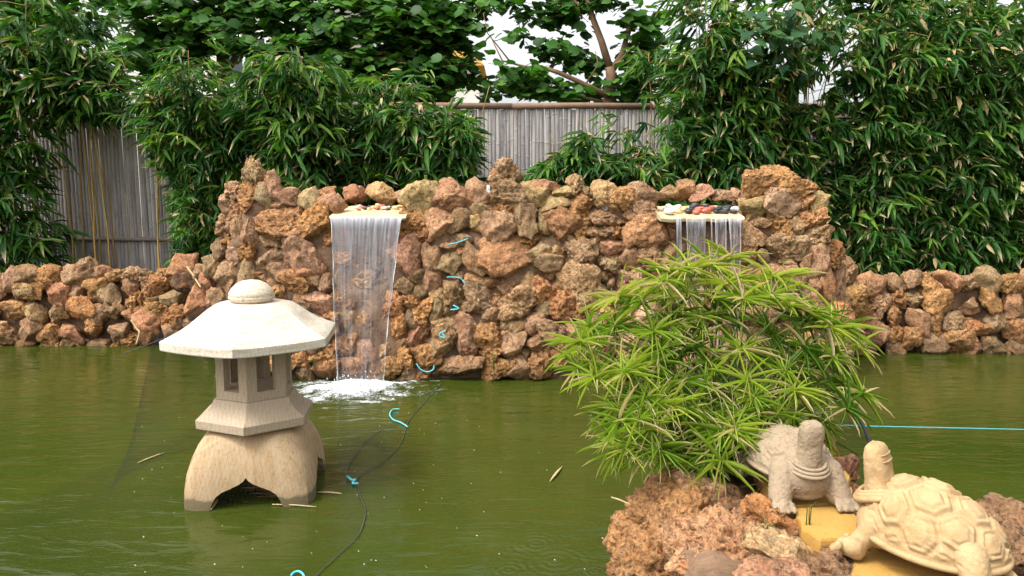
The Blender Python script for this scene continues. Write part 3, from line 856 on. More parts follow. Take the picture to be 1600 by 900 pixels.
for _ in range(70):
    a, q = rr.uniform(0, 6.28), rr.random() ** 0.6
    n0 = len(mb.v)
    mb.ell((0.24 * q * math.cos(a), 0.13 * q * math.sin(a) + 0.06, 0.03 + 0.09 * rr.random() ** 2), (0.0035 * rr.uniform(0.5, 1.3),) * 2 + (0.006 * rr.uniform(0.5, 1.6),), 1)
    cv += [2.0] * (len(mb.v) - n0)
o = mb.build('splash_foam', M['foam_soft'], loc=(cx, cy, 0))
a = o.data.attributes.new('cover', 'FLOAT', 'POINT'); a.data.foreach_set('value', cv)
tag(o, 'white splash foam under the left waterfall', 'foam', kind='stuff')

# ------------------------------------------------------------------ stone lantern
LX, LY = P(399, 600, 3.9).x, 3.9
lan = empty('stone_lantern', (LX, LY, 0), math.radians(7))
tag(lan, 'pale sandstone garden lantern with wide six sided roof standing in the pond', 'stone lantern')
def hexring(R, z, lift=0.0, sub=8, rnd=0.0):
    pts = []
    for k in range(6):
        a0 = math.radians(-90 + 60 * k); a1 = math.radians(-90 + 60 * (k + 1))
        p0 = (R * math.cos(a0), R * math.sin(a0)); p1 = (R * math.cos(a1), R * math.sin(a1))
        for s in range(sub):
            t = s / sub
            c = (2 * t - 1) ** 2
            x, y = p0[0] + (p1[0] - p0[0]) * t, p0[1] + (p1[1] - p0[1]) * t
            if rnd:
                l = math.hypot(x, y); kk = (1 - rnd) + rnd * R * 0.93 / l
                x *= kk; y *= kk
            pts.append((x, y, z + lift * c ** 2))
    return pts
mb = MB()
rings = [hexring(0.28, 0.797), hexring(0.435, 0.778, 0.006), hexring(0.452, 0.778, 0.007), hexring(0.455, 0.783, 0.007), hexring(0.455, 0.820, 0.007), hexring(0.450, 0.825, 0.007)]
for R, z, l in ((0.405, 0.846, 0.005), (0.355, 0.872, 0.003), (0.312, 0.902, 0.001), (0.275, 0.932, 0), (0.240, 0.958, 0), (0.21, 0.975, 0), (0.17, 0.984, 0), (0.10, 0.988, 0)):
    rings.append(hexring(R, z, l, rnd=max(0, (0.36 - R) * 2.2)))
mb.loft(rings)
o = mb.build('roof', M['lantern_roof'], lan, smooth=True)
def auto_smooth(o, ang=30):
    me = o.data
    me.set_sharp_from_angle(angle=math.radians(ang))
auto_smooth(o, 24)
mb = MB(); n = 28
prof_f = [(0.02, 0.978), (0.085, 0.982), (0.108, 0.997), (0.116, 1.012), (0.115, 1.018), (0.1105, 1.022), (0.1135, 1.027), (0.111, 1.038), (0.098, 1.06), (0.075, 1.082), (0.045, 1.096), (0.015, 1.101)]
mb.loft([[(R * math.cos(6.2832 * k / n), R * math.sin(6.2832 * k / n), z) for k in range(n)] for R, z in prof_f])
mb.build('finial', M['finial'], lan)
# fire box: six posts, sill, head; open windows between
fb = MB()
Rb = 0.199
fb.loft([hexring(Rb, 0.505, sub=1), hexring(Rb, 0.548, sub=1), hexring(Rb - 0.03, 0.549, sub=1)], cap=True)
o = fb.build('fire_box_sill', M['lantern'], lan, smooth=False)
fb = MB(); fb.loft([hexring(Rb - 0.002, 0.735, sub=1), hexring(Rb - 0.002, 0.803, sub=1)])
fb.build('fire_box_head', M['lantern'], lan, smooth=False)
for k in range(6):
    a = math.radians(-90 + 60 * k)
    e0 = Vector((math.cos(a - math.pi / 3), math.sin(a - math.pi / 3), 0)) ; c0 = Vector((math.cos(a), math.sin(a), 0)); e1 = Vector((math.cos(a + math.pi / 3), math.sin(a + math.pi / 3), 0))
    wv = 0.26
    outer = [c0 * Rb + (e0 - c0) * Rb * wv, c0 * Rb, c0 * Rb + (e1 - c0) * Rb * wv]
    ri = Rb - 0.045
    inner = [c0 * ri + (e1 - c0) * ri * 0.20, c0 * ri, c0 * ri + (e0 - c0) * ri * 0.20]
    ring = [(q.x * 0.997, q.y * 0.997) for q in outer + inner]
    fb = MB(); fb.loft([[(x, y, 0.547) for x, y in ring], [(x, y, 0.737) for x, y in ring]])
    po = fb.build('post', M['lantern'], lan, smooth=False)
# middle stage
mb = MB()
mb.loft([hexring(0.19, 0.362), hexring(0.300, 0.363), hexring(0.307, 0.368), hexring(0.309, 0.408), hexring(0.302, 0.415), hexring(0.272, 0.430), hexring(0.243, 0.455), hexring(0.224, 0.480), hexring(0.213, 0.503), hexring(0.10, 0.507)])
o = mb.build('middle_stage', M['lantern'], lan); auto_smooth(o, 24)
# arched base: rounded square dome, ogee arches cut through both ways, hollow below
def sqring(hw, z, e, n=56, sx=1.0):
    pts = []
    for k in range(n):
        a = 2 * math.pi * k / n; c, s = math.cos(a), math.sin(a)
        q = (abs(c) ** e + abs(s) ** e) ** (-1 / e)
        pts.append((hw * q * c * sx, hw * q * s, z))
    return pts
def dome(off, top):
    m = MB()
    m.loft([sqring(hw - off, z, e) for hw, z, e in ((0.318, -0.30, 9), (0.318, 0.0, 9), (0.316, 0.08, 8), (0.306, 0.16, 7), (0.288, 0.225, 6), (0.262, 0.285, 5), (0.235, 0.325, 4.2), (0.205, 0.35, 3.6), (0.16, 0.365, 3))if z <= top])
    return m
def mk(m): 
    o = link('tmp', mesh(m.v, m.f)); return o
outer = mk(dome(0, 9)); inner = mk(dome(0.075, 0.29))
def ogee(axis):
    half = [(0.0, 0.155), (0.012, 0.138), (0.035, 0.122), (0.075, 0.104), (0.115, 0.088), (0.145, 0.065), (0.162, 0.035), (0.175, 0.0), (0.185, -0.05), (0.185, -0.32)]
    pr = [(-x, z) for x, z in reversed(half[1:])] + half
    m = MB()
    if axis == 'y': m.loft([[(x, -0.6, z) for x, z in pr], [(x, 0.6, z) for x, z in pr]])
    else: m.loft([[(0.6, x, z) for x, z in pr], [(-0.6, x, z) for x, z in pr]])
    return mk(m)
cut = [inner, ogee('y'), ogee('x')]
for c in cut:
    bmx = bmesh.new(); bmx.from_mesh(c.data); bmesh.ops.recalc_face_normals(bmx, faces=bmx.faces); bmx.to_mesh(c.data); bmx.free()
bmx = bmesh.new(); bmx.from_mesh(outer.data); bmesh.ops.recalc_face_normals(bmx, faces=bmx.faces); bmx.to_mesh(outer.data); bmx.free()
for c in cut:
    m = outer.modifiers.new('b', 'BOOLEAN'); m.operation = 'DIFFERENCE'; m.object = c; m.solver = 'EXACT'
dg = bpy.context.evaluated_depsgraph_get()
me = bpy.data.meshes.new_from_object(outer.evaluated_get(dg))
for c in cut + [outer]: bpy.data.objects.remove(c)
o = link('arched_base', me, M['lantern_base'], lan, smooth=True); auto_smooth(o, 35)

# ------------------------------------------------------------------ island: base, soil, slabs, boulders
ZI = 0.40
def poly_px(pts, z): return [(PZ(x, y, z).x, PZ(x, y, z).y) for x, y in pts]
isl = [(0.55, 2.35), (0.60, 2.75), (0.72, 3.25), (0.95, 3.50), (1.15, 3.42), (1.26, 3.10), (1.36, 2.95), (1.60, 2.72), (2.05, 2.60), (2.50, 2.30), (2.5, 1.50), (0.75, 1.50)]
mb = MB()
n = len(isl)
cxm, cym = 1.3, 2.4
def ringz(k, z): return [(cxm + (x - cxm) * k, cym + (y - cym) * k, z) for x, y in isl]
mb.loft([ringz(1.02, -0.35), ringz(1.0, 0.1), ringz(0.97, 0.33), ringz(0.90, ZI - 0.045)])
me = remeshed(mb, 0.03, 6); co = get_co(me); co = co + get_no(me) * (0.025 * fbm(co * 8, 15, 4))[:, None]; co[:, 2] = np.minimum(co[:, 2], ZI - 0.025); set_co(me, co)
tag(link('island_base', me, M['mortar'], smooth=True), kind='structure')
# planter soil
mb = MB(); mb.ell((PZ(1150, 735, ZI).x, 3.16, ZI - 0.05), (0.22, 0.24, 0.07), 4)
o = mb.build('planter_soil', M['soil']); co = get_co(o.data); set_co(o.data, co + get_no(o.data) * (0.015 * fbm(co * 16, 3, 3))[:, None])
tag(o, kind='structure')
# yellow paving
pav = empty('island_paving', (1.2, 2.6, ZI)); tag(pav, kind='structure')
def pslab(pts, seed, th=0.035, mat='slab_yellow'):
    m = MB()
    c = np.mean(np.array(pts), 0)
    q = []
    for i in range(len(pts)):
        a, bq = np.array(pts[i]), np.array(pts[(i + 1) % len(pts)])
        for t in np.linspace(0, 1, 6)[:-1]:
            w = a + (bq - a) * t
            q.append(w + 0.006 * np.array([math.sin(seed + 13 * w[0] * 9), math.cos(seed * 2 + 11 * w[1] * 9)]))
    q = np.array(q)
    def rg(k, z): return [(c[0] + (x - c[0]) * k - 1.2, c[1] + (y - c[1]) * k - 2.6, z) for x, y in q]
    m.loft([rg(1, -0.03), rg(1, th - 0.008), rg(0.975, th), rg(0.5, th + 0.002)])
    o = m.build('paving_slab', M[mat], pav, smooth=False)
    return o
pslab(poly_px([(1243, 795), (1318, 788), (1345, 815), (1335, 838), (1285, 842), (1250, 825)], ZI + 0.035), 1)
pslab(poly_px([(1205, 768), (1330, 760), (1335, 785), (1243, 790), (1208, 785)], ZI + 0.035), 2)
pslab(poly_px([(1190, 745), (1325, 735), (1328, 755), (1202, 763)], ZI + 0.035), 3)
pslab(poly_px([(1172, 722), (1320, 712), (1323, 730), (1186, 741)], ZI + 0.035), 4)
pslab(poly_px([(1182, 700), (1300, 690), (1312, 707), (1176, 717)], ZI + 0.035), 5)
pslab(poly_px([(1196, 676), (1245, 664), (1285, 680), (1292, 688), (1185, 696)], ZI + 0.035), 6)
pslab(poly_px([(1343, 845), (1420, 800), (1560, 800), (1600, 880), (1400, 960), (1330, 900)], ZI - 0.03), 7, -0.026)

def boulder(label, px, py, w, h, kind, Y, seed, sub=6, depth=None, roll=0.0, colr=None, cuts=5):
    c = P(px, py, Y); k = mpp(c) * 0.5
    W, H = w * k, h * k
    D = depth or (W * H) ** 0.5
    porous = kind in 'Pp'
    co, f = stone_co(seed, porous, sub, cuts=cuts, e=2.6)
    p = co * np.array([W, D, H])
    p = roughen(p, (W, D, H), seed, porous, 0.6)
    p = p + (p / np.linalg.norm(p, axis=1)[:, None]) * (0.02 * fbm(p * 14, seed + 2, 4, 0.6))[:, None]
    if porous:
        rg = np.random.RandomState(seed + 70)
        nrm = p / np.linalg.norm(p, axis=1)[:, None]; dd = np.zeros(len(p))
        for ci in p[rg.randint(0, len(p), 26)]:
            ri = rg.uniform(0.016, 0.042)
            q2 = np.sum((p - ci) ** 2 * np.array([1, 1, 1.8]), 1) / (ri * ri)
            dd -= 0.8 * ri * np.exp(-q2 * q2)
        p = p + nrm * dd[:, None]
    ca, sa = math.cos(roll), math.sin(roll)
    p = np.stack([p[:, 0] * ca - p[:, 2] * sa, p[:, 1], p[:, 0] * sa + p[:, 2] * ca], 1)
    o = link('boulder', mesh(p, f, 'boulder'), M['rock_porous' if porous else 'rock_smooth'], None, c, smooth=True)
    o.color = (*(colr or ROCKC[kind]), 1)
    tag(o, label, 'rock', 'boulders edging the island')
    return o
boulder('big brown boulder under the sedge, dropping into the pond', 1050, 820, 190, 165, 'P', 2.86, 11, 6, 0.24, -0.1, (0.52, 0.28, 0.12))
boulder('pitted brown boulder at the waterline, lowest at the left of the island', 1020, 868, 130, 130, 'P', 2.66, 22, 6, 0.18, 0.0, (0.50, 0.27, 0.12))
boulder('pale pinkish boulder full of holes at the bottom edge', 1130, 868, 180, 130, 'P', 2.54, 33, 7, 0.17, 0.2, (0.62, 0.34, 0.18))
boulder('smooth brown rock face sloping up behind the pitted boulders to the sedge stems', 1110, 778, 120, 60, 'B', 2.83, 44, 5, 0.12, -0.35, (0.34, 0.20, 0.11))
boulder('orange spongy rock in front of the facing turtle', 1205, 818, 105, 60, 'P', 2.52, 55, 6, 0.11, -0.35, (0.56, 0.26, 0.10))
boulder('flat tan layered rock with dark stain at the bottom edge', 1228, 868, 120, 66, 'S', 2.36, 66, 5, 0.12, -0.3, (0.52, 0.36, 0.19))
boulder('brown split rock beside the cropped turtle', 1300, 897, 95, 50, 'p', 2.28, 78, 5, 0.12, -0.35, (0.34, 0.20, 0.11))
boulder('reddish flat rock at the very bottom between tan rocks', 1215, 905, 130, 40, 'R', 2.22, 88, 5, 0.10, 0.0, (0.42, 0.22, 0.13))
boulder('small reddish rock on the far side of the turtles', 1322, 752, 26, 40, 'P', 2.98, 99, 5, 0.06, 0.0, (0.38, 0.19, 0.12))
boulder('brown rock at the right edge behind the golden turtle', 1570, 815, 90, 46, 'P', 2.55, 111, 5, 0.12, 0.2, (0.38, 0.22, 0.12))
boulder('rounded tan rock at the lower right corner', 1575, 868, 120, 80, 'P', 2.30, 122, 5, 0.12, 0.1, (0.42, 0.25, 0.14))

# ------------------------------------------------------------------ turtles
def capsule(mb, a, b, ra, rb, n=20, steps=8):
    a, b = Vector(a), Vector(b); d = (b - a).normalized()
    pts, rad = [], []
    for i in range(5):
        th = math.pi / 2 * (1 - i / 4.0); pts.append(a - d * ra * math.sin(th)); rad.append(max(0.0008, ra * math.cos(th)))
    for i in range(1, steps): t = i / steps; pts.append(a.lerp(b, t)); rad.append(ra + (rb - ra) * t)
    for i in range(5):
        th = math.pi / 2 * (i / 4.0); pts.append(b + d * rb * math.sin(th)); rad.append(max(0.0008, rb * math.cos(th)))
    mb.tube(pts, rad, n)
def hexd(u, v, s):
    """distance to the centre of the hexagon cell a point is in, in cell half-widths"""
    q = np.stack([u / s, v / s], 1)
    r3 = np.array([1.0, 1.7320508])
    a = np.mod(q, r3) - r3 / 2; bq = np.mod(q - r3 / 2, r3) - r3 / 2
    g = np.where((np.sum(a * a, 1) < np.sum(bq * bq, 1))[:, None], a, bq)
    g = np.abs(g)
    return np.maximum(g @ np.array([0.5, 0.8660254]), g[:, 0]) * 2
def turtle(label, loc, rz, scale, mat, neck_lean, hexs, relief, head_up=0.0, rough=0.0, zs=1.0, shell_h=0.150, rise=0.0, shell_z=0.105, leg=1.0, low=1.0, ys=1.0):
    t = empty('stone_turtle', loc, rz); t.scale = (scale, scale * ys, scale * zs)
    tag(t, label, 'turtle statue')
    m = MB()
    m.ell((0, 0.05, 0.105 * low), (0.120, 0.165, 0.080 * low), 4)
    m.ell((0, -0.075, 0.110 * low), (0.112, 0.070, 0.088 * low), 4)
    m.ell((0, -0.06, 0.05), (0.09, 0.07, 0.035), 3)
    for s in (-1, 1):
        capsule(m, (s * 0.083, -0.075, 0.135 * leg), (s * 0.108, -0.118, 0.045 * leg), 0.046 * leg, 0.040 * leg)
        capsule(m, (s * 0.104, -0.110, 0.040 * leg), (s * 0.112, -0.150, 0.026), 0.039 * leg, 0.026 * min(1, leg * 1.2))
        for q in range(4):
            a = (q - 1.5) * 0.019
            capsule(m, (s * 0.111 + a, -0.150, 0.034), (s * 0.112 + a * 1.12, -0.176, 0.014), 0.0112, 0.0105, 10, 4)
        capsule(m, (s * 0.09, 0.17, 0.09), (s * 0.125, 0.20, 0.03), 0.045, 0.034)
        capsule(m, (s * 0.12, 0.19, 0.028), (s * 0.145, 0.17, 0.018), 0.03, 0.018)
    capsule(m, (0, 0.20, 0.06), (0, 0.27, 0.03), 0.025, 0.006)
    tipv = Vector((0, -0.100 - neck_lean, 0.300 + head_up))
    root = Vector((0, -0.085, 0.12))
    capsule(m, root, root.lerp(tipv, 0.62), 0.052, 0.041)
    # head: blunt snout pointing up, slightly squared
    hd = (tipv - root).normalized()
    rings = []
    ax = Vector((1, 0, 0)); ay = hd.cross(ax).normalized()
    for (d, wx, wy) in ((-0.11, 0.036, 0.034), (-0.06, 0.039, 0.036), (-0.02, 0.041, 0.037), (0.012, 0.040, 0.034), (0.032, 0.034, 0.027), (0.040, 0.024, 0.018)):
        c = tipv + hd * d; rg = []
        for k in range(24):
            a = 2 * math.pi * k / 24; cc_, ss = math.cos(a), math.sin(a); e = 3.2
            q = (abs(cc_) ** e + abs(ss) ** e) ** (-1 / e)
            rg.append(c + ax * (wx * q * cc_) + ay * (wy * q * ss))
        rings.append(rg)
    m.loft(rings)
    me = remeshed(m, 0.0048, 4)
    co, no = get_co(me), get_no(me)
    # carved folds: shallow leaf-like chisel marks on chest and legs
    ch = 0.0012 * np.sign(vnoise(co * 60, 4)) * (np.abs(vnoise(co * 60, 4)) < 0.16) * (1.0 if rough else 0.3)
    co = co + no * (ch - 0.0012 * np.abs(fbm(co * 90, 6, 3)) * (0.4 + rough))[:, None]
    co[:, 2] = np.maximum(co[:, 2], 0.0)
    up = lambda a: np.column_stack([a[:, 0], a[:, 1], a[:, 2] * (1 + rise * (0.06 - a[:, 1]))])
    co = up(co)
    set_co(me, co)
    link('body', me, mat, t, smooth=True)
    # collar folds round the neck base
    cd = (root.lerp(tipv, 0.5) - root).normalized()
    for i, (f, R, r) in enumerate(((0.13, 0.070, 0.0075), (0.20, 0.064, 0.0075), (0.27, 0.057, 0.007))):
        c = root.lerp(tipv, f + 0.06); pts = []
        bx_ = Vector((1, 0, 0)); by_ = cd.cross(bx_).normalized()
        mm = MB(); n1, n2 = 36, 8; V = []; Fc = []
        for k in range(n1):
            a = 2 * math.pi * k / n1
            rad = bx_ * math.cos(a) + by_ * math.sin(a)
            base = c + rad * R + Vector((0, 0, -0.012 * (1 if rad.y < 0 else 0) * abs(rad.y)))
            for j in range(n2):
                bq = 2 * math.pi * j / n2
                V.append(base + rad * (r * math.cos(bq)) + cd * (r * math.sin(bq)))
        for k in range(n1):
            for j in range(n2):
                Fc.append((k * n2 + j, ((k + 1) % n1) * n2 + j, ((k + 1) % n1) * n2 + (j + 1) % n2, k * n2 + (j + 1) % n2))
        mm.add(up(np.array([w_[:] for w_ in V])).tolist(), Fc); mm.build('collar_fold', mat, t)
    # mouth: lip ridges across the blunt snout
    for (d, r) in ((0.006, 0.0032), (0.020, 0.0028)):
        c = tipv + hd * d; pts = []
        for k in range(9):
            a = -1.1 + 2.2 * k / 8
            pts.append(c + ax * (0.037 * math.sin(a)) - ay * (-(0.0365 if d < 0.01 else 0.033) * abs(math.cos(a)) ** 0.4) * (1) )
        mm = MB(); mm.tube(pts, [r * (0.3 + 0.7 * math.sin(math.pi * (k + 0.5) / 9)) for k in range(9)], 6); mm.v = [tuple(w_) for w_ in up(np.array([w_[:] for w_ in mm.v])).tolist()]; mm.build('lip', mat, t)
    # shell: dome with carved six sided scutes
    nr, na = 72, 170
    V = [(0, 0)]
    R_, A_ = np.meshgrid(np.linspace(0.0, 1.0, nr)[1:], np.arange(na) * 2 * math.pi / na, indexing='ij')
    u = np.concatenate([[0], (R_ * np.cos(A_)).ravel()]); v = np.concatenate([[0], (R_ * np.sin(A_)).ravel()])
    rr_ = np.sqrt(u * u + v * v)
    th = rr_ * math.pi / 2
    ca = np.where(rr_ > 0, u / np.maximum(rr_, 1e-9), 0); sa_ = np.where(rr_ > 0, v / np.maximum(rr_, 1e-9), 0)
    a, bq, c = 0.142, 0.190, shell_h
    rad = np.sin(th) ** 0.9
    p = np.stack([a * rad * ca, bq * rad * sa_, c * np.cos(th)], 1)
    nn = np.stack([p[:, 0] / a ** 2, p[:, 1] / bq ** 2, p[:, 2] / c ** 2], 1); nn /= np.linalg.norm(nn, axis=1)[:, None]
    h = hexd(u * 1.0 + 0.5 * hexs, v * 1.28, hexs)
    gro = np.exp(-((h - 0.93) / 0.09) ** 2); inr = np.exp(-((h - 0.60) / 0.06) ** 2); core = np.clip((0.52 - h) / 0.1, 0, 1)
    fade = np.clip((0.90 - rr_) / 0.05, 0, 1)
    disp = relief * fade * (0.9 * np.clip((0.9 - h) / 0.1, 0, 1) - 0.8 * gro - 0.75 * inr + 0.35 * core) + rough * 0.004 * fbm(p * 60, 9, 3)
    p = p + nn * disp[:, None]
    p = up(p + np.array([0, 0.055, shell_z]))
    F = [(0, 1 + k, 1 + (k + 1) % na) for k in range(na)]
    for i in range(nr - 2):
        for k in range(na):
            k2 = (k + 1) % na
            F.append((1 + i * na + k, 1 + (i + 1) * na + k, 1 + (i + 1) * na + k2, 1 + i * na + k2))
    sh = link('shell', mesh(p, F, 'shell'), mat, t, smooth=True)
    mm = MB(); pts = [(0.143 * math.cos(2 * math.pi * k / 60), 0.055 + 0.191 * math.sin(2 * math.pi * k / 60), shell_z + 0.007) for k in range(61)]
    pts = up(np.array(pts)).tolist()
    mm.tube(pts, 0.0085, 8, cap=False); mm.build('shell_rim', mat, sh)
    return t
q = PZ(1268, 800, ZI + 0.037)
turtle('grey sandstone turtle statue facing the camera with its snout raised', (q.x, q.y + 0.16, ZI + 0.036), math.radians(4), 1.02, M['turtle_grey'], 0.005, 0.40, 0.0032, 0.0, 1.0, 0.90, 0.145)
q = PZ(1415, 868, ZI + 0.034)
turtle('golden sandstone turtle statue with carved shell and neck raised to the left', (1.285, 2.33, ZI - 0.022), math.radians(-132), 1.28, M['turtle_gold'], 0.004, 0.46, 0.0070, -0.100, 0.35, 1.0, 0.140, 0.95, 0.056, 0.62, 0.66, 0.86)

# ------------------------------------------------------------------ leaves
def leaf_template(kind):
    """local: x across (half width 1 -> 0.5), y along 0..1, z up"""
    if kind == 'lance':
        ys = [0, 0.16, 0.6, 1.0]; ws = [0.05, 0.42, 0.45, 0.0]; zs = [0, 0.01, -0.06, -0.22]
    elif kind == 'strap':
        ys = [0, 0.2, 0.5, 0.8, 1.0]; ws = [0.30, 0.5, 0.46, 0.28, 0.0]; zs = [0, 0.012, 0.016, 0.0, -0.035]
    elif kind == 'round':
        ys = [0, 0.06, 0.35, 0.75, 1.0]; ws = [0.10, 0.34, 0.52, 0.44, 0.22]; zs = [0, 0, 0.02, 0.0, -0.05]
    else:
        ys = [0, 0.05, 0.25, 0.65, 1.0]; ws = [0.22, 0.42, 0.5, 0.30, 0.0]; zs = [0, 0, 0.0, -0.05, -0.14]
    V, al = [], []
    for y, w, z in zip(ys, ws, zs):
        fold = 0.16 * w
        V += [(-w, y - (0.05 if kind == 'round' and y > 0.9 else 0) , z + fold), (0, y - (0.16 if kind == 'round' and y > 0.9 else 0), z), (w, y - (0.05 if kind == 'round' and y > 0.9 else 0), z + fold)]
        al += [y] * 3
    if kind == 'round':
        V[-3] = (V[-3][0] - 0.06, 1.0, V[-3][2]); V[-1] = (V[-1][0] + 0.06, 1.0, V[-1][2])
    F = []
    for i in range(len(ys) - 1):
        a = i * 3
        F += [(a, a + 1, a + 4, a + 3), (a + 1, a + 2, a + 5, a + 4)]
    return np.array(V), np.array(F), np.array(al)
TPL = {k: leaf_template(k) for k in ('lance', 'strap', 'round', 'heart')}
LEAFME = {}
def leaf_mesh(kind, mat, ti):
    key = (kind, mat, ti)
    if key not in LEAFME:
        V, F, al = TPL[kind]
        me = mesh(V, F, 'leaf'); me.materials.append(M[mat])
        a = me.attributes.new('tint', 'FLOAT', 'POINT'); a.data.foreach_set('value', [ti / 12.0] * len(V))
        a = me.attributes.new('along', 'FLOAT', 'POINT'); a.data.foreach_set('value', al)
        me.polygons.foreach_set('use_smooth', [True] * len(me.polygons))
        LEAFME[key] = me
    return LEAFME[key]
def frames(d, up):
    d = d / np.linalg.norm(d, axis=1)[:, None]
    x = np.cross(d, up); x /= np.maximum(1e-6, np.linalg.norm(x, axis=1))[:, None]
    z = np.cross(x, d)
    return x, d, z
def foliage(parent, ploc, kind, mat, pos, d, up, L, W, tint, n_obj, name='foliage', bend=None, joined=True):
    """n_obj of the leaves that show largest become leaf objects, the rest one part"""
    V, F, al = TPL[kind]
    x, y, z = frames(d, up)
    n = len(pos)
    pos = pos - np.array(ploc)
    order = np.argsort(-(L * W) / (np.maximum(0.5, pos[:, 1] + ploc[1]) ** 2) - 1e-3 * (tint > 0.3))
    obj_i = order[:n_obj]; rest = order[n_obj:]
    for i in obj_i:
        o = bpy.data.objects.new('leaf', leaf_mesh(kind, mat, int(tint[i] * 12)))
        o.parent = parent
        mt = Matrix(((x[i][0] * W[i], y[i][0] * L[i], z[i][0] * L[i], pos[i][0]), (x[i][1] * W[i], y[i][1] * L[i], z[i][1] * L[i], pos[i][1]),
                     (x[i][2] * W[i], y[i][2] * L[i], z[i][2] * L[i], pos[i][2]), (0, 0, 0, 1)))
        o.matrix_local = mt
        col.objects.link(o)
    if len(rest):
        k = len(V)
        zb = np.ones(n) if bend is None else bend
        vv = (pos[rest][:, None, :] + V[None, :, 0, None] * (x[rest] * W[rest][:, None])[:, None, :] + V[None, :, 1, None] * (y[rest] * L[rest][:, None])[:, None, :]
              + V[None, :, 2, None] * (z[rest] * (L[rest] * zb[rest])[:, None])[:, None, :]).reshape(-1, 3)
        ff = (F[None] + (np.arange(len(rest)) * k)[:, None, None]).reshape(-1, F.shape[1])
        me = bpy.data.meshes.new(name)
        me.vertices.add(len(vv)); me.vertices.foreach_set('co', vv.ravel())
        me.loops.add(ff.size); me.loops.foreach_set('vertex_index', ff.ravel().astype(np.int32))
        me.polygons.add(len(ff)); me.polygons.foreach_set('loop_start', np.arange(len(ff)) * 4); me.polygons.foreach_set('loop_total', np.full(len(ff), 4))
        me.update(calc_edges=True); me.validate()
        a = me.attributes.new('tint', 'FLOAT', 'POINT'); a.data.foreach_set('value', np.repeat(tint[rest], k))
        a = me.attributes.new('along', 'FLOAT', 'POINT'); a.data.foreach_set('value', np.tile(al, len(rest)))
        o = link(name, me, M[mat], parent, smooth=True)
        tag(o, kind='stuff')
        return o

# ------------------------------------------------------------------ bamboo
def window_ok(p):
    """the gardener keeps these stretches of fence and sky free: boxes in X and Z along the fence"""
    x, z, y = p[:, 0], p[:, 2], p[:, 1]
    s = 8.9 / y
    X = x * s; Z = 1.55 + (z - 1.55) * s
    ok = np.ones(len(p), bool)
    ok &= ~((X > -0.42) & (X < 0.20) & (Z > 1.75) & (Z < 2.62))
    ok &= ~((X > 0.20) & (X < 0.95) & (Z > 1.75 + (X - 0.2) * 0.75) & (Z < 2.62))
    ok &= ~((X > 1.0) & (X < 1.95) & (Z > 2.0) & (Z < 2.62) & (_rs.rand(len(p)) < 0.72))
    ok &= ~((X > 1.7) & (X < 4.4) & (Z > 2.55) & (vnoise(np.stack([X * 5.3, Z * 5.3, X * 0], 1), 55) > 0.42))
    ok &= ~((X > -5.2) & (X < -4.30 + 0.0 * Z) & (Z < 2.35))
    ok &= ~((X > -4.35) & (X < -3.95) & (Z < 2.3 - (X + 4.35) * 1.6))
    ok &= ~((X > -0.52) & (X < 0.95) & (Z > 2.62))
    return ok
_rs = np.random.RandomState(99)
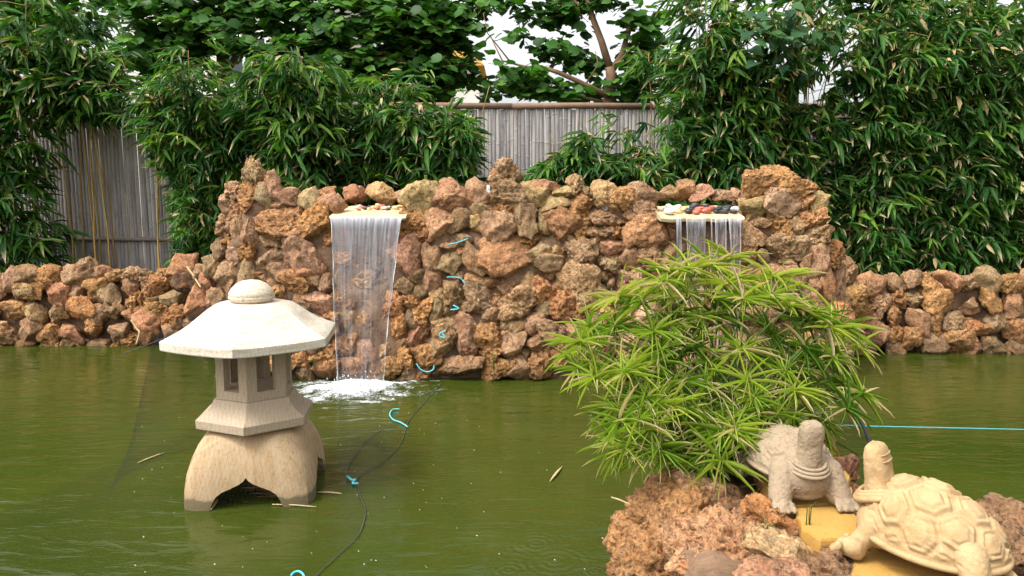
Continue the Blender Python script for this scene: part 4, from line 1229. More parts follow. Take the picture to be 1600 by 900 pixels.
def bamboo(label, px, Y, ztop, ncul, nspray, seed, spread=0.5, zlo=0.7, leafL=0.19, zbase=0.5, nobj=40, mat='bamboo_leaf', fan=6, tint0=0.0, big=0.0, dry=0.055):
    rng = np.random.RandomState(seed)
    X = (px - 800) / FPX * Y * 1.0
    loc = (X, Y, zbase)
    t = empty('bamboo_clump', loc)
    tag(t, label, 'bamboo', 'bamboo growing along the fence')
    curves = []
    for i in range(ncul):
        bx_, by_ = rng.normal(0, 0.16, 2)
        a = rng.uniform(0, 6.28); sp = spread * rng.uniform(0.2, 1.0)
        dx, dy = math.cos(a) * sp, math.sin(a) * sp * 0.7 - 0.12
        H = (ztop - zbase) * rng.uniform(0.72, 1.05)
        pts = []
        for k in range(11):
            s = k / 10
            pts.append(np.array([bx_ + dx * s ** 1.8, by_ * 0.8 + dy * s ** 1.8, H * (s - 0.13 * s ** 3)]))
        pts = [Vector((q[0] + rng.normal(0, 0.008), q[1], q[2])) for q in pts]
        rad = [0.011 - 0.008 * k / 10 for k in range(11)]
        mb = MB(); mb.tube(pts, [r * rng.uniform(0.9, 1.15) for r in rad], 6)
        mb.build('culm', M['culm'], t)
        curves.append(np.array([q[:] for q in pts]))
    pos, dr, L, W, tint = [], [], [], [], []
    tw = MB()
    for s in range(nspray):
        c = curves[rng.randint(ncul)]
        u = rng.uniform(0.08, 1.0); kf = u * 10; k = min(9, int(kf)); q = c[k] + (c[k + 1] - c[k]) * (kf - k)
        if q[2] + zbase < zlo: continue
        a = rng.uniform(0, 6.28)
        if rng.rand() < 0.45: a = -math.pi / 2 + rng.normal(0, 0.9)
        ln = rng.uniform(0.10, 0.52) * (1.0 - 0.25 * u)
        out = np.array([math.cos(a), math.sin(a), rng.uniform(-0.25, 0.55)])
        tip = q + out * ln
        wp = tip + np.array(loc)
        if not window_ok(wp[None])[0]: continue
        if wp[1] > 8.78 and wp[2] < 2.6: continue
        if wp[1] < 6.95 and wp[2] < 1.6: continue
        if s % 2 == 0:
            tw.tube([q, (q + tip) / 2 + np.array([0, 0, 0.02]), tip], [0.003, 0.0022, 0.0012], 3, cap=False)
        nl = rng.randint(fan - 2, fan + 3)
        base_t = np.clip(rng.normal(0.36 + tint0, 0.27), 0.0, 0.9)
        for j in range(nl):
            yaw = a + rng.normal(0, 0.75)
            dv = np.array([math.cos(yaw), math.sin(yaw), rng.uniform(-1.15, 0.25)])
            pos.append(tip - out * ln * rng.uniform(0, 0.45)); dr.append(dv)
            l = leafL * rng.uniform(0.45, 1.35) * (1 + big * (rng.rand() < 0.25)); L.append(l); W.append(l * rng.uniform(0.12, 0.20))
            tt = np.clip(base_t + rng.normal(0, 0.10), 0, 0.9)
            if rng.rand() < dry: tt = 0.99; L[-1] *= 0.6
            tint.append(tt)
    if tw.v: tag(tw.build('twigs', M['culm'], t), kind='stuff')
    n = len(pos)
    pos = np.array(pos) + np.array(loc)
    up = np.tile(np.array([0, -0.25, 1.0]), (n, 1)) + rng.normal(0, 0.45, (n, 3))
    foliage(t, loc, 'lance', mat, pos, np.array(dr), up, np.array(L), np.array(W), np.array(tint), nobj)
    return t

BAM = [
 ('dark bamboo at the far left edge, leaning over the bare fence', 30, 8.3, 3.9, 9, 800, 0.55, 0.7, 0.19, 40),
 ('bamboo hanging over the fence top above the bare grey slats', 165, 8.5, 3.9, 8, 900, 0.5, 2.30, 0.21, 40),
 ('bamboo clump covering the fence just right of the bare slats', 290, 8.2, 3.3, 12, 1250, 0.40, 0.6, 0.15, 60),
 ('bamboo clump directly behind the left rock peak', 390, 8.2, 3.2, 12, 1250, 0.42, 0.7, 0.15, 60),
 ('dense bamboo clump behind the left waterfall with long bright hanging leaves', 490, 8.0, 3.3, 13, 1400, 0.48, 1.2, 0.18, 70),
 ('bamboo clump between the left waterfall and the open fence', 610, 8.15, 2.9, 12, 1350, 0.42, 1.0, 0.16, 60),
 ('short bamboo with thin yellow culms bordering the open fence on its left', 700, 8.12, 2.95, 13, 1300, 0.36, 1.0, 0.17, 60),
 ('low bamboo sprays bordering the open fence on its right', 885, 8.0, 2.35, 12, 1050, 0.42, 1.0, 0.17, 60),
 ('bamboo clump below the forked tree trunk', 970, 7.95, 2.5, 11, 900, 0.40, 1.0, 0.17, 60),
 ('tall bamboo behind the right waterfall reaching above the picture', 1085, 8.1, 4.1, 11, 760, 0.50, 1.2, 0.19, 60),
 ('tall bamboo behind the right rock peak with vine leaves in it', 1155, 8.0, 4.0, 12, 800, 0.50, 0.9, 0.18, 60),
 ('tall bamboo right of the right rock peak', 1250, 8.05, 4.0, 12, 820, 0.50, 0.7, 0.18, 60),
 ('tall bamboo with golden culms above the low right wall', 1345, 8.1, 4.1, 12, 820, 0.50, 0.7, 0.17, 60),
 ('dense dark bamboo to the right above the low wall', 1440, 8.15, 4.1, 12, 800, 0.50, 0.7, 0.18, 40),
 ('bamboo clump second from the right end of the fence', 1525, 8.15, 4.0, 11, 800, 0.50, 0.7, 0.18, 30),
 ('bamboo clump at the right end of the fence', 1600, 8.15, 4.0, 10, 700, 0.50, 0.7, 0.18, 30),
]
for i, (lb, px, Y, zt_, nc, ns, sp, zl_, ll, no_) in enumerate(BAM):
    bamboo(lb, px, Y, zt_, nc, ns, 400 + i, sp, zl_, ll, nobj=no_, big=0.35, dry=0.10 if px > 1000 else 0.06)

# ------------------------------------------------------------------ fence
FY = 8.9
FT = P(800, 168, FY).z
fence = empty('bamboo_fence', (0, FY, 0.45))
tag(fence, 'weathered grey split bamboo fence with a brown top pole behind the planting', 'fence')
slat_me = []
rng = np.random.RandomState(12)
for s in range(7):
    zs = [0.0]; z = rng.uniform(0.1, 0.3)
    nodes = []
    while z < FT - 0.5:
        nodes.append(z); z += rng.uniform(0.26, 0.36)
    mb = MB(); w = 0.0225; rings = []
    prof_z = [(0.0, 1.0)]
    for nz in nodes: prof_z += [(nz - 0.012, 1.0), (nz, 1.22), (nz + 0.012, 0.97)]
    prof_z.append((FT - 0.45 - 0.01, 1.0))
    for z, k in prof_z:
        ring = [(w * math.cos(a), -w * 0.75 * math.sin(a) * k, z) for a in np.linspace(0, math.pi, 6)]
        rings.append(ring)
    mb.loft(rings)
    me = mesh(mb.v, mb.f, 'bamboo_slat'); me.materials.append(M['slat'])
    slat_me.append(me)
x = -6.1; i = 0
while x < 6.1:
    sc = rng.uniform(0.85, 1.13)
    o = bpy.data.objects.new('bamboo_slat', slat_me[rng.randint(7)])
    o.parent = fence; o.location = (x, rng.uniform(-0.006, 0.006), rng.uniform(-0.015, 0.006)); o.scale = (sc, 1, 1); o.rotation_euler = (0, rng.normal(0, 0.0022), 0)
    col.objects.link(o)
    x += 0.0440 * sc
for k in range(8):
    mb = MB(); a = -6.4 + 1.6 * k
    mb.tube([(a, -0.012, FT - 0.45 + 0.015 + 0.004 * math.sin(k)), (a + 0.8, -0.014, FT - 0.45 + 0.02), (a + 1.61, -0.012, FT - 0.45 + 0.015 + 0.004 * math.sin(k + 1))], 0.036, 10)
    mb.build('top_pole', M['cap'], fence)
zr_ = P(240, 374, FY).z - 0.45
for k in range(4):
    mb = MB(); a = -6.4 + 3.2 * k
    mb.tube([(a, -0.045, zr_), (a + 1.6, -0.047, zr_ + 0.008), (a + 3.21, -0.045, zr_ - 0.004)], 0.026, 8)
    mb.build('rail', M['rail'], fence)
for k in range(6):
    mb = MB(); mb.tube([(-6 + 2.4 * k, 0.06, -0.1), (-6 + 2.4 * k, 0.06, FT - 0.5)], 0.045, 8); mb.build('post', M['rail'], fence)

# ------------------------------------------------------------------ trees behind the fence
def tree(label, trunk, limbs, blobs, seed, nobj, kind='round', mat='tree_leaf', bark='bark', leaf=0.125, dens=1.0, name='round_leaf_tree', sky_gap=False):
    rng = np.random.RandomState(seed)
    loc = tuple(trunk[0][0])
    t = empty(name, loc); tag(t, label, 'tree')
    mb = MB()
    mb.tube([Vector(q) - Vector(loc) for q, r in trunk], [r for q, r in trunk], 10); mb.build('trunk', M[bark], t)
    for lb in limbs:
        mb = MB(); mb.tube([Vector(q) - Vector(loc) for q, r in lb], [r for q, r in lb], 8); mb.build('limb', M[bark], t)
    pos, dr, up, L, tint = [], [], [], [], []
    tw = MB()
    for (c, rx, ry, rz, n) in blobs:
        c = np.array(c)
        ntw = max(2, int(n * dens / 7))
        for s in range(ntw):
            v = rng.normal(size=3); v /= np.linalg.norm(v); v *= rng.rand() ** 0.42
            p0 = c + v * np.array([rx, ry, rz])
            yaw = rng.uniform(0, 6.28); hd = np.array([math.cos(yaw), math.sin(yaw), rng.uniform(-0.35, 0.2)])
            ln = rng.uniform(0.25, 0.6)
            if s % 2 == 0: tw.tube([p0 - hd * ln * 0.5 - np.array(loc), p0 + hd * ln * 0.5 - np.array(loc)], [0.006, 0.003], 3, cap=False)
            bt = np.clip(rng.normal(0.36, 0.2), 0, 0.85)
            for j in range(8):
                q = p0 + hd * ln * (j / 8 - 0.5) + rng.normal(0, 0.03, 3)
                sd = 1 if j % 2 else -1
                perp = np.array([-hd[1], hd[0], 0]) * sd
                pos.append(q); dr.append(perp * 0.9 + hd * 0.35 + np.array([0, 0, rng.uniform(-0.7, 0.05)]))
                up.append(np.array([0, -0.5, 1.0]) + rng.normal(0, 0.35, 3))
                L.append(leaf * rng.uniform(0.7, 1.25)); tint.append(np.clip(bt + rng.normal(0, 0.08), 0, 0.9))
    if tw.v: tag(tw.build('twigs', M[bark], t), kind='stuff')
    L = np.array(L)
    foliage(t, loc, kind, mat, np.array(pos), np.array(dr), np.array(up), L, L * (1.0 if kind == 'round' else 0.72), np.array(tint), nobj)
    return t
def B(px, py, rpx, rpy, Y, n, ry=0.5):
    c = P(px, py, Y); k = mpp(c)
    return (tuple(c), rpx * k, ry, rpy * k, n)
def T(pts, Y): return [(tuple(P(x, y, Y)), r) for x, y, r in pts]
tr1 = [(tuple(Vector((P(352, 100, 10.2).x, 10.2, 0.05))), 0.10)] + T([(350, 160, 0.09), (348, 90, 0.08), (352, 20, 0.06), (360, -80, 0.04)], 10.2)
tree('dark round leaved tree beyond the fence on the left, before the white house', tr1,
     [T([(350, 120, 0.05), (385, 60, 0.035), (430, 10, 0.02)], 10.2), T([(350, 60, 0.05), (300, 20, 0.03), (260, -20, 0.02)], 10.2)],
     [B(250, 20, 60, 40, 10.0, 260), B(330, 5, 80, 32, 10.2, 360), B(430, 15, 80, 40, 10.0, 420), B(480, 60, 50, 40, 9.9, 260), B(300, 75, 40, 22, 10.0, 70), B(350, -70, 200, 50, 10.4, 700),
      B(285, 62, 50, 34, 9.9, 190), B(345, 55, 50, 26, 9.9, 150), B(395, 78, 40, 28, 9.9, 130), B(455, 105, 60, 40, 9.8, 330), B(240, 120, 40, 40, 9.7, 150), B(325, 120, 30, 20, 9.8, 50), B(215, 60, 30, 60, 9.8, 200), B(100, 10, 80, 60, 10.2, 420), B(20, 40, 60, 90, 10.3, 420)], 31, 80)
tr2 = [(tuple(Vector((P(690, 100, 10.0).x, 10.0, 0.05))), 0.09)] + T([(692, 165, 0.07), (697, 110, 0.06), (690, 50, 0.05), (680, -60, 0.03)], 10.0)
tree('full green round leaved tree beyond the fence left of the sky gap', tr2,
     [T([(695, 120, 0.04), (640, 60, 0.03), (590, 10, 0.02)], 10.0), T([(692, 70, 0.035), (725, 40, 0.025), (750, 10, 0.015)], 10.0)],
     [B(560, 50, 70, 60, 9.8, 620), B(640, 40, 70, 60, 9.9, 620), B(700, 60, 55, 55, 10.0, 420), B(560, 120, 70, 45, 9.6, 480), B(650, 125, 60, 40, 9.8, 420), B(705, 120, 40, 30, 10.0, 160),
      B(730, 20, 40, 30, 10.2, 170), B(600, -60, 160, 50, 10.2, 600)], 32, 100)
tr3 = [(tuple(Vector((P(950, 100, 9.6).x, 9.6, 0.05))), 0.085)] + T([(950, 190, 0.075), (950, 160, 0.07), (955, 120, 0.066), (953, 105, 0.06)], 9.6)
tree('pruned tree with forked bare brown trunk rising behind the fence', tr3,
     [T([(953, 108, 0.050), (940, 65, 0.042), (925, 25, 0.036), (912, -20, 0.03), (900, -70, 0.02)], 9.6), T([(955, 112, 0.045), (972, 85, 0.036), (980, 55, 0.03), (985, 30, 0.028)], 9.6),
      T([(930, 25, 0.02), (905, 10, 0.016), (885, -15, 0.012)], 9.6), T([(960, 100, 0.02), (975, 95, 0.018)], 9.5),
      T([(950, 150, 0.035), (905, 128, 0.03), (872, 113, 0.027), (850, 106, 0.024)], 9.5), T([(870, 112, 0.018), (820, 104, 0.015), (785, 95, 0.010), (768, 60, 0.007)], 9.6),
      T([(945, 160, 0.02), (900, 150, 0.016), (855, 140, 0.012)], 9.6), T([(915, 132, 0.012), (935, 100, 0.008), (930, 80, 0.005)], 9.5), T([(800, 100, 0.01), (762, 52, 0.006), (755, 20, 0.004)], 9.7)],
     [B(815, 120, 45, 24, 9.6, 150), B(865, 145, 60, 16, 9.7, 190), B(900, 90, 45, 30, 9.8, 150), B(860, 70, 40, 20, 9.8, 60), B(890, 30, 40, 22, 9.9, 110), B(820, 10, 60, 18, 9.9, 110),
      B(1000, 100, 30, 50, 9.9, 200), B(1005, 40, 35, 40, 9.9, 170), B(940, 0, 50, 25, 9.8, 120), B(800, 60, 30, 12, 9.8, 30), B(970, 145, 50, 20, 9.9, 150), B(780, 140, 30, 14, 9.9, 50), B(900, -60, 160, 50, 10, 400)], 33, 100)
tr4 = [(tuple(Vector((P(1240, 60, 10.6).x, 10.6, 0.05))), 0.1)] + T([(1240, 120, 0.08), (1245, 20, 0.05), (1250, -60, 0.03)], 10.6)
tree('dark leafy tree far behind the tall bamboo on the right', tr4, [T([(1243, 60, 0.04), (1320, 0, 0.02)], 10.6)],
     [B(1120, -20, 90, 30, 10.8, 160), B(1250, -30, 100, 40, 10.6, 220), B(1385, 20, 60, 70, 10.6, 600), B(1480, 40, 90, 100, 10.6, 700), B(1580, 60, 80, 120, 10.6, 600), B(1090, 120, 50, 40, 10.8, 160), B(1300, -60, 260, 50, 10.6, 800)],
     34, 40, bark='dark_bark', leaf=0.12)
# vine with heart shaped leaves among the right bamboo
rng = np.random.RandomState(8)
vr = P(1215, 110, 7.45); vine = empty('climbing_vine', (vr.x, vr.y + 0.25, 0.52)); tag(vine, 'broad heart shaped vine leaves hanging in the tall right bamboo', 'vine')
mb = MB(); vl = vine.location
mb.tube([(0, 0.1, 0), (0.05, 0, 0.8), (-0.04, -0.05, 1.6), (0.03, -0.15, P(1215, 60, 7.3).z - 0.5)], [0.012, 0.01, 0.008, 0.005], 6); mb.build('stem', M['bark'], vine)
pos = np.array([P(rng.normal(1222, 34), rng.normal(55, 22), 7.3 + rng.uniform(-0.1, 0.25))[:] for _ in range(58)])
n = len(pos); L = rng.uniform(0.11, 0.19, n)
dv = np.stack([rng.normal(0, 0.7, n), rng.uniform(-1, -0.1, n), rng.uniform(-0.9, 0.0, n)], 1)
foliage(vine, tuple(vl), 'heart', 'vine_leaf', pos, dv, np.tile([0, -0.4, 1.0], (n, 1)) + rng.normal(0, 0.25, (n, 3)), L, L * 0.8, np.clip(rng.normal(0.5, 0.2, n), 0, 0.9), 58)

# ------------------------------------------------------------------ houses beyond
def window(parent, ploc, cx, cz, w, h, y):
    f = MB()
    for (dx, dz, sx, sz) in ((-w / 2, 0, 0.07, h + 0.07), (w / 2, 0, 0.07, h + 0.07), (0, h / 2, w - 0.07, 0.07), (0, -h / 2, w - 0.07, 0.07), (0, 0, 0.05, h - 0.07)):
        f.box((cx + dx - ploc[0], y - 0.04 - ploc[1], cz + dz - ploc[2]), (sx, 0.08, sz))
    fr = f.build('window', M['white_frame'], parent, smooth=False)
    p = MB(); p.box((cx - ploc[0], y - 0.004 - ploc[1], cz - ploc[2]), (w - 0.02, 0.02, h - 0.02)); p.build('pane', M['pane'], fr, smooth=False)
hl = (P(330, 100, 16).x, 18.0, 0.06)
house = empty('house', hl); tag(house, 'white house with white framed window glimpsed through the left trees', 'house')
x0, x1 = P(205, 100, 16).x, P(520, 100, 16).x
mb = MB(); mb.box(((x0 + x1) / 2 - hl[0], 18.0 - hl[1], 3.0), (x1 - x0, 4.0, 6.0)); mb.build('wall', M['white_wall'], house, smooth=False)
mb = MB(); mb.box(((x0 + x1) / 2 - hl[0], 18.0 - hl[1], 6.08), (x1 - x0 + 0.8, 4.8, 0.16)); mb.build('roof', M['roof_grey'], house, smooth=False)
mb = MB(); zz_ = P(360, 148, 16).z; mb.box(((x0 + x1) / 2 - hl[0], -2.06, zz_ - 0.06), (x1 - x0 + 0.02, 0.12, 0.10)); mb.build('ledge', M['white_frame'], house, smooth=False)
for px, w in ((255, 0.9), (383, 0.95), (478, 0.9)):
    c = P(px, 96, 16); window(house, hl, c.x, c.z, w, 0.95, 16.0)
gl = (P(690, 90, 21).x, 23.0, 0.06)
g2 = empty('house', gl); tag(g2, 'white house with a small orange gable showing in the sky gap', 'house')
zb, zp = P(745, 104, 21).z, P(735, 74, 21).z
xl, xr, xm = P(600, 100, 21).x, P(757, 100, 21).x, P(735, 100, 21).x
mb = MB(); mb.box(((xl + xr) / 2 - gl[0], 0, (zb) / 2 - 0.03), (xr - xl - 0.3, 4.0, zb)); mb.build('wall', M['white_wall'], g2, smooth=False)
mb = MB()
v = [(xl, 20.8, zb), (xr, 20.8, zb), (xm, 20.8, zp), (xl, 20.8, zp - 0.02), (xl, 25.2, zb), (xr, 25.2, zb), (xm, 25.2, zp), (xl, 25.2, zp - 0.02)]
mb.add([(a - gl[0], bq - gl[1], c - gl[2]) for a, bq, c in v], [(0, 1, 2, 3), (7, 6, 5, 4), (1, 5, 6, 2), (2, 6, 7, 3), (3, 7, 4, 0), (0, 4, 5, 1)])
mb.build('roof', M['orange_roof'], g2, smooth=False)

# ------------------------------------------------------------------ umbrella sedge on the island
sb = Vector((PZ(1135, 742, ZI).x, 3.12, ZI - 0.01))
sed = empty('umbrella_sedge', sb); tag(sed, 'large umbrella sedge with starry green leaf whorls on the rocky island', 'sedge')
UMB = [(906,538,58),(939,524,42),(956,474,44),(1006,474,48),(1072,553,72),(1117,495,66),(1209,436,60),(1312,511,62),(1234,480,44),(1165,595,52),(1209,579,52),(1173,628,52),(1242,612,48),
       (1279,598,62),(1346,617,44),(1184,467,44),(1033,623,62),(965,637,52),(1163,676,64),(1125,722,62),(1129,676,52),(1017,672,48),(969,658,52),(1040,715,48),(1108,668,52),
       (1080,432,60),(1108,415,54),(1140,404,50),(1152,446,56),(1050,456,50),(1020,520,54),(985,580,54),(930,590,48),(1060,600,54),(1110,570,50),(1255,545,52),(1300,560,48),(1215,650,48),(1320,640,44)]
rng = np.random.RandomState(61)
heads = [(x, y, r, True) for x, y, r in UMB]
tries = 0
for k in range(24):
    heads.append((rng.uniform(965, 1215), rng.uniform(620, 735), rng.uniform(40, 56), True))
while len(heads) < 155 and tries < 4000:
    tries += 1
    a, q = rng.uniform(0, 6.283), math.sqrt(rng.rand())
    x, y = 1118 + 230 * q * math.cos(a), 575 + 160 * q * math.sin(a)
    if y < 480 and abs(x - 1120) > 190: continue
    heads.append((x, y, rng.uniform(36, 54), False))
nleafobj = 0
V_, F_, al_ = TPL['strap']
for hi, (x, y, r, tr) in enumerate(heads):
    q = (y - 400) / 340.0
    Y = sb.y + rng.uniform(-0.10, 0.12) + (0.12 - 0.45 * max(0, q)) * (1 if tr else rng.uniform(-0.8, 1.0))
    hp = P(x, y, Y)
    base = sb + Vector((rng.normal(0, 0.07), rng.normal(0, 0.07), 0))
    rel = hp - base
    ctrl = base + Vector((rel.x * 0.30, rel.y * 0.30, max(0.10, rel.z) * 0.66 + 0.04))
    pts = []
    for k in range(8):
        t = k / 7
        pts.append(base * (1 - t) ** 2 + ctrl * 2 * t * (1 - t) + hp * t * t - sb)
    mb = MB(); mb.tube(pts, [0.0042 - 0.0018 * k / 7 for k in range(8)], 5)
    stem = mb.build('stem', M['sedge_stem'], sed)
    sdir_ = np.array((pts[-1] - pts[-2]).normalized()[:]) * 0.55 + np.array([0, -0.38, 0.62]) + rng.normal(0, 0.22, 3)
    sdir_ /= np.linalg.norm(sdir_)
    nl = rng.randint(16, 24)
    R = r * mpp(hp) * 1.2
    a0 = rng.uniform(0, 6.28)
    ax = np.cross(sdir_, [0.3, 0.2, 1.0]); ax /= np.linalg.norm(ax); ay = np.cross(sdir_, ax)
    pos = np.tile(np.array(hp[:]), (nl, 1)) + rng.normal(0, 0.004, (nl, 3))
    dv, L, W, ti, upv = [], [], [], [], []
    wt = np.clip(rng.normal(0.46, 0.25), 0.0, 0.88)
    if y < 470 or (x > 1290 and y < 560): wt = np.clip(wt + 0.25, 0, 0.88)
    for j in range(nl):
        a = a0 + 6.283 * j / nl + rng.normal(0, 0.12)
        lift = rng.uniform(-0.30, 0.70)
        d = ax * math.cos(a) + ay * math.sin(a) + sdir_ * lift
        d = d + np.array([0, -0.10, -0.02]); dv.append(d / np.linalg.norm(d))
        L.append(R * rng.uniform(0.65, 1.2)); W.append(rng.uniform(0.0040, 0.0070))
        tt = np.clip(wt + rng.normal(0, 0.12), 0, 0.9)
        if rng.rand() < (0.22 if (y < 480 or x > 1270) else 0.09): tt = 0.99
        ti.append(tt); upv.append(np.array([0, 0, 1.0]) + sdir_ * 0.5 + rng.normal(0, 0.15, 3))
    n_ob = nl if (hi in (0, 4, 5, 6, 7, 13, 16, 18, 19, 17, 1, 9, 10, 11, 24)) else 0
    nleafobj += n_ob
    foliage(stem, tuple(sb), 'strap', 'sedge_leaf', pos, np.array(dv), np.array(upv), np.array(L), np.array(W), np.array(ti), n_ob, name='leaf_whorl')
# dead stems and leaves round the foot
mb = MB()
for k in range(46):
    a = rng.uniform(0, 6.28); l = rng.uniform(0.10, 0.34)
    p0 = Vector((rng.normal(0.03, 0.10), rng.normal(-0.05, 0.08), 0)); p1 = p0 + Vector((math.cos(a) * l * 0.6, math.sin(a) * l * 0.6 - 0.05, l * rng.uniform(0.0, 0.8)))
    mb.tube([p0, (p0 + p1) / 2 + Vector((0, 0, 0.03)), p1], [0.003, 0.0025, 0.0012], 4)
tag(mb.build('dead_stems', M['dry_stem'], sed), kind='stuff')

# ------------------------------------------------------------------ netting, cords, litter, weeds
def drape(px_, py_):
    """height of the net: over the lantern roof, hanging from its rim to the water, then lying on it"""
    d = np.sqrt((px_ - LX) ** 2 + (py_ - LY) ** 2)
    roof = np.interp(d, [0, 0.06, 0.115, 0.13, 0.2, 0.25, 0.33, 0.40, 0.462, 0.475, 0.50, 0.60, 0.72, 0.80], [1.106, 1.09, 1.03, 0.995, 0.988, 0.966, 0.910, 0.862, 0.842, 0.80, 0.70, 0.30, 0.04, 0.008])
    return roof
net = empty('pond_net', (LX, LY, 0)); tag(net, 'fine black bird net draped over the lantern and floating on the pond', 'net')
mb = MB()
edge_px = [(690, 598), (668, 622), (640, 655), (627, 690), (600, 720), (560, 745), (563, 775), (571, 800), (560, 835), (530, 865), (500, 893), (480, 915)]
edge = [PZ(x, y, 0.008) for x, y in edge_px]
ey = np.array([e.y for e in edge][::-1]); ex = np.array([e.x for e in edge][::-1])
cell = 0.027
def netseg(pts):
    mb.tube(pts, 0.00024, 3, cap=False)
A = np.arange(-2.0, 3.2, cell)
for fam in (1, -1):
    for c in np.arange(-3.2, 3.2, cell):
        run = []
        for s in np.arange(-1.6, 1.6, cell):
            x = LX + s; y = LY + fam * s * 1.35 + c
            inside = (2.75 < y < 4.9) and x < np.interp(y, ey, ex) and x > LX - 0.75 - 0.3 * (4.9 - y) and abs(x - LX) < 1.4
            if inside:
                run.append((x - LX, y - LY, float(drape(np.array(x), np.array(y)))))
            elif run:
                if len(run) > 1: netseg(run)
                run = []
        if len(run) > 1: netseg(run)
tag(mb.build('mesh', M['net'], net), kind='stuff')
def smooth_path(pts, n=6):
    out = []
    P_ = [Vector(p) for p in pts]
    for i in range(len(P_) - 1):
        p0, p1, p2, p3 = P_[max(0, i - 1)], P_[i], P_[i + 1], P_[min(len(P_) - 1, i + 2)]
        for k in range(n):
            t = k / n
            out.append(0.5 * ((2 * p1) + (p2 - p0) * t + (2 * p0 - 5 * p1 + 4 * p2 - p3) * t * t + (3 * p1 - p0 - 3 * p2 + p3) * t ** 3))
    out.append(P_[-1]); return out
mb = MB(); off = Vector((LX, LY, 0))
mb.tube([p - off for p in smooth_path(edge)], 0.0022, 5); mb.build('edge_rope', M['rope'], net)
mb = MB(); mb.tube([PZ(x, y, 0.008) - off for x, y in ((640, 655), (600, 668), (570, 690), (548, 720), (540, 740))], 0.002, 5); mb.build('edge_rope', M['rope'], net)
mb = MB(); mb.tube(smooth_path([P(194, 552, 6.6) - off, P(240, 535, 6.2) - off, P(300, 508, 5.6) - off, P(330, 480, 5.0) - off]), 0.004, 5); mb.build('edge_rope', M['rope'], net)

def cord(label, pts, r=0.0045, mat='cyan', name='cord_tie', cat='cord', group='cyan cord ties of the net'):
    pts = smooth_path(pts, 5); base = pts[0].copy()
    mb = MB(); mb.tube([p - base for p in pts], r, 6)
    o = mb.build(name, M[mat], None, base); tag(o, label, cat, group); return o
cord('curly cyan cord floating on the pond right of the splash', [PZ(x, y, 0.012) for x, y in ((624, 639), (613, 640), (609, 648), (615, 656), (626, 660), (637, 667))])
cord('short cyan cord knot on the black rope in mid pond', [PZ(x, y, 0.014) for x, y in ((542, 744), (550, 750), (555, 749), (551, 755), (560, 755))], 0.006)
cord('cyan cord loop at the bottom edge of the pond', [PZ(x, y, 0.012) for x, y in ((455, 899), (460, 894), (468, 893), (474, 898), (476, 905))])
W_ = lambda x, y, d=0.16: P(x, y, surf_y(x, y) - d)
cord('thin cyan cord across the stones near the wall top', [W_(700, 382), W_(718, 378), W_(732, 372)], 0.004)
cord('bent cyan cord in mid wall below the top row', [W_(698, 433), W_(718, 434), W_(727, 445)], 0.004)
cord('cyan cord shaped like an arrow on a tan wall stone', [W_(704, 484), W_(717, 482), W_(708, 477)], 0.006)
cord('small cyan cord loop on a round wall stone', [W_(697, 516), W_(687, 521), W_(688, 526), W_(695, 527), W_(691, 521)], 0.005)
cord('cyan cord arc low on the wall beside the splash', [W_(651, 568), W_(657, 577), W_(668, 581), W_(677, 577), W_(678, 571)], 0.005)
cord('taut thin cyan line behind the facing turtle', [P(1255, 660, 3.35), P(1330, 665, 3.6), P(1405, 667, 3.8), P(1500, 669, 4.1), P(1640, 672, 4.5)], 0.003, group=None)
# second net, behind the turtles
n2 = empty('pond_net', tuple(PZ(1370, 760, 0.02))); tag(n2, 'black net sloping into the water behind the turtles', 'net')
mb = MB(); o2 = n2.location
a0_, a1_, b0_, b1_ = P(1335, 640, 3.35), P(1398, 790, 3.05), P(1290, 650, 3.2), P(1330, 780, 2.95)
b0_, b1_ = P(1300, 655, 3.25), P(1325, 790, 2.98)
def bil(u, v): return a0_.lerp(a1_, v).lerp(b0_.lerp(b1_, v), u) + Vector((0, 0, 0.02 * math.sin(3 * u + 5 * v)))
for fam in (0, 1):
    for c in np.linspace(-1, 1, 52):
        pts = []
        for s in np.linspace(0, 1, 10):
            u = s; v = c + (s if fam == 0 else 1 - s)
            if 0 <= v <= 1: pts.append(bil(u, v) - o2)
        if len(pts) > 1: mb.tube(pts, 0.0006, 3, cap=False)
tag(mb.build('mesh', M['net'], n2), kind='stuff')
mb = MB(); mb.tube([bil(0, k / 8) - o2 for k in range(9)], 0.008, 6); mb.build('edge_rope', M['rope'], n2)

def litter(label, x0, y0, x1, y1, w, z=0.004, mat='straw'):
    a, bq = PZ(x0, y0, z), PZ(x1, y1, z); d = bq - a; s = Vector((-d.y, d.x, 0)).normalized()
    mb = MB(); n = 7; V = []
    for k in range(n):
        t = k / (n - 1); p = a + d * t - a; ww = w * math.sin(math.pi * (0.06 + 0.9 * t)); lift = 0.004 * math.sin(3.1 * t)
        V += [p + s * ww + Vector((0, 0, lift + 0.002)), p + Vector((0, 0, lift + 0.006)), p - s * ww + Vector((0, 0, lift + 0.002)), p + Vector((0, 0, lift - 0.001))]
    mb.loft([V[i * 4:i * 4 + 4] for i in range(n)])
    o = mb.build('fallen_leaf', M[mat], None, a); tag(o, label, 'leaf', 'dry leaves on the pond'); return o
litter('dry straw coloured leaf floating left of the lantern', 215, 724, 257, 708, 0.006)
litter('dry leaf floating alone in mid pond right of centre', 859, 753, 879, 729, 0.009)
litter('dry stick touching the right foot of the lantern', 495, 770, 534, 772, 0.005)
litter('thin dry stem floating in front of the lantern arch', 425, 789, 494, 793, 0.0025)
litter('dead leaf standing in the lantern arch', 330, 797, 341, 780, 0.010)
litter('dry stem poking from the island boulder over the pond', 955, 778, 985, 790, 0.004, 0.30)
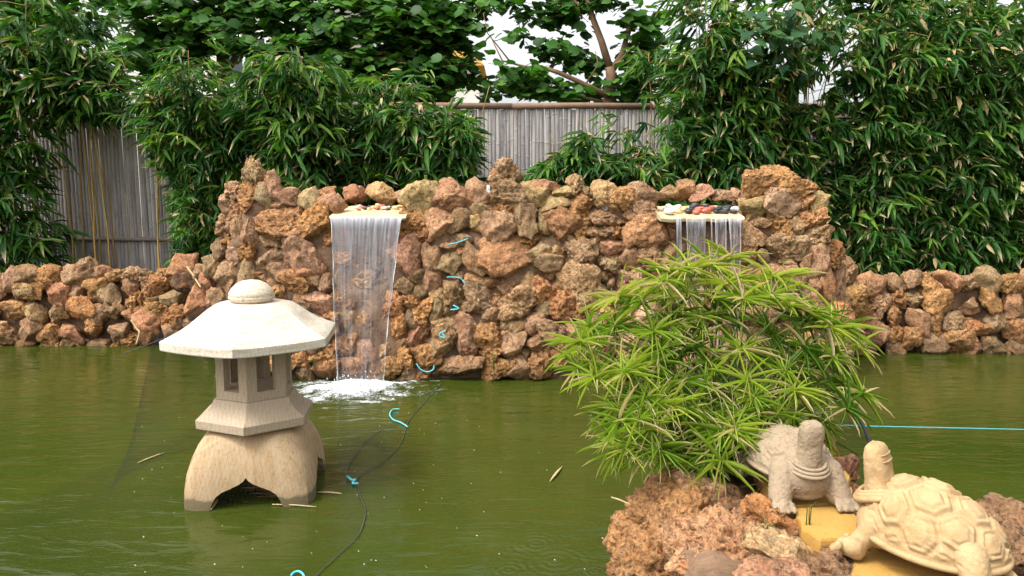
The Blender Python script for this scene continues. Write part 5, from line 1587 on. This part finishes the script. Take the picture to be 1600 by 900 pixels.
# white chips of petals and bubbles drifting on the water
mb = MB(); rr = random.Random(9)
for _ in range(80):
    x, y = rr.uniform(205, 960), rr.uniform(640, 895)
    if 285 < x < 505 and y < 800: continue
    q = PZ(x, y, 0.001); r = rr.uniform(0.0014, 0.0034)
    mb.ell(q, (r * rr.uniform(0.8, 1.7), r, r * 0.5), 1)
tag(mb.build('bubbles', M['foam']), 'tiny bubbles and specks floating on the green pond', 'bubbles', kind='stuff')
# grass tufts
def tuft(label, p, n, L, seed, spread=0.6):
    rng = np.random.RandomState(seed)
    t = empty('grass_tuft', p); tag(t, label, 'grass', 'weeds in the rocks')
    for k in range(n):
        a = rng.uniform(0, 6.28); l = L * rng.uniform(0.6, 1.2)
        dx, dy = math.cos(a) * l * spread * rng.rand(), math.sin(a) * l * spread * rng.rand() - 0.02
        mb = MB(); mb.tube([(0.006 * math.cos(a), 0.006 * math.sin(a), -0.01), (dx * 0.35, dy * 0.35, l * 0.6), (dx, dy, l * 0.85 - abs(dx) * 0.4)], [0.0022, 0.0018, 0.0005], 4)
        mb.build('blade', M['sedge_stem'], t)
tuft('thin grass tuft growing low in the tall wall', W_(772, 578, 0.13), 7, 0.15, 1)
tuft('thin grass tuft beside the left waterfall foot', W_(492, 575, 0.16), 5, 0.12, 2)
tuft('single bent grass blade in front of the facing turtle', PZ(1262, 822, ZI + 0.03), 3, 0.11, 3, 0.9)
tuft('thin grass tuft in the low left wall', P(268, 505, 7.45), 5, 0.14, 4)
tuft('grey green weed tuft between the bottom boulders', P(1196, 838, 2.42), 12, 0.07, 5)
# dry fronds lying on the left stones
def frond(label, pts, r):
    return cord(label, pts, r, 'straw', 'dry_frond', 'dry leaf', 'dry fronds on the left wall')
frond('forked dry frond on the rocks at the left end of the tall wall', [P(292, 417, 6.9), P(302, 430, 6.85), P(308, 440, 6.8), P(314, 449, 6.75)], 0.008)
frond('dry frond hanging on the low left wall at the waterline', [P(205, 500, 7.4), P(214, 514, 7.38), P(218, 520, 7.36), P(213, 538, 7.34)], 0.009)
mb = MB(); q = W_(763, 295, 0.05); mb.box((0, 0, 0), (0.028, 0.012, 0.06), 0.2); mb.box((0.004, -0.008, 0.012), (0.02, 0.006, 0.03), 0.3)
o = mb.build('plastic_scrap', M['plastic'], None, q, smooth=False); tag(o, 'white plastic scrap wedged beside the topmost wall stone', 'scrap')
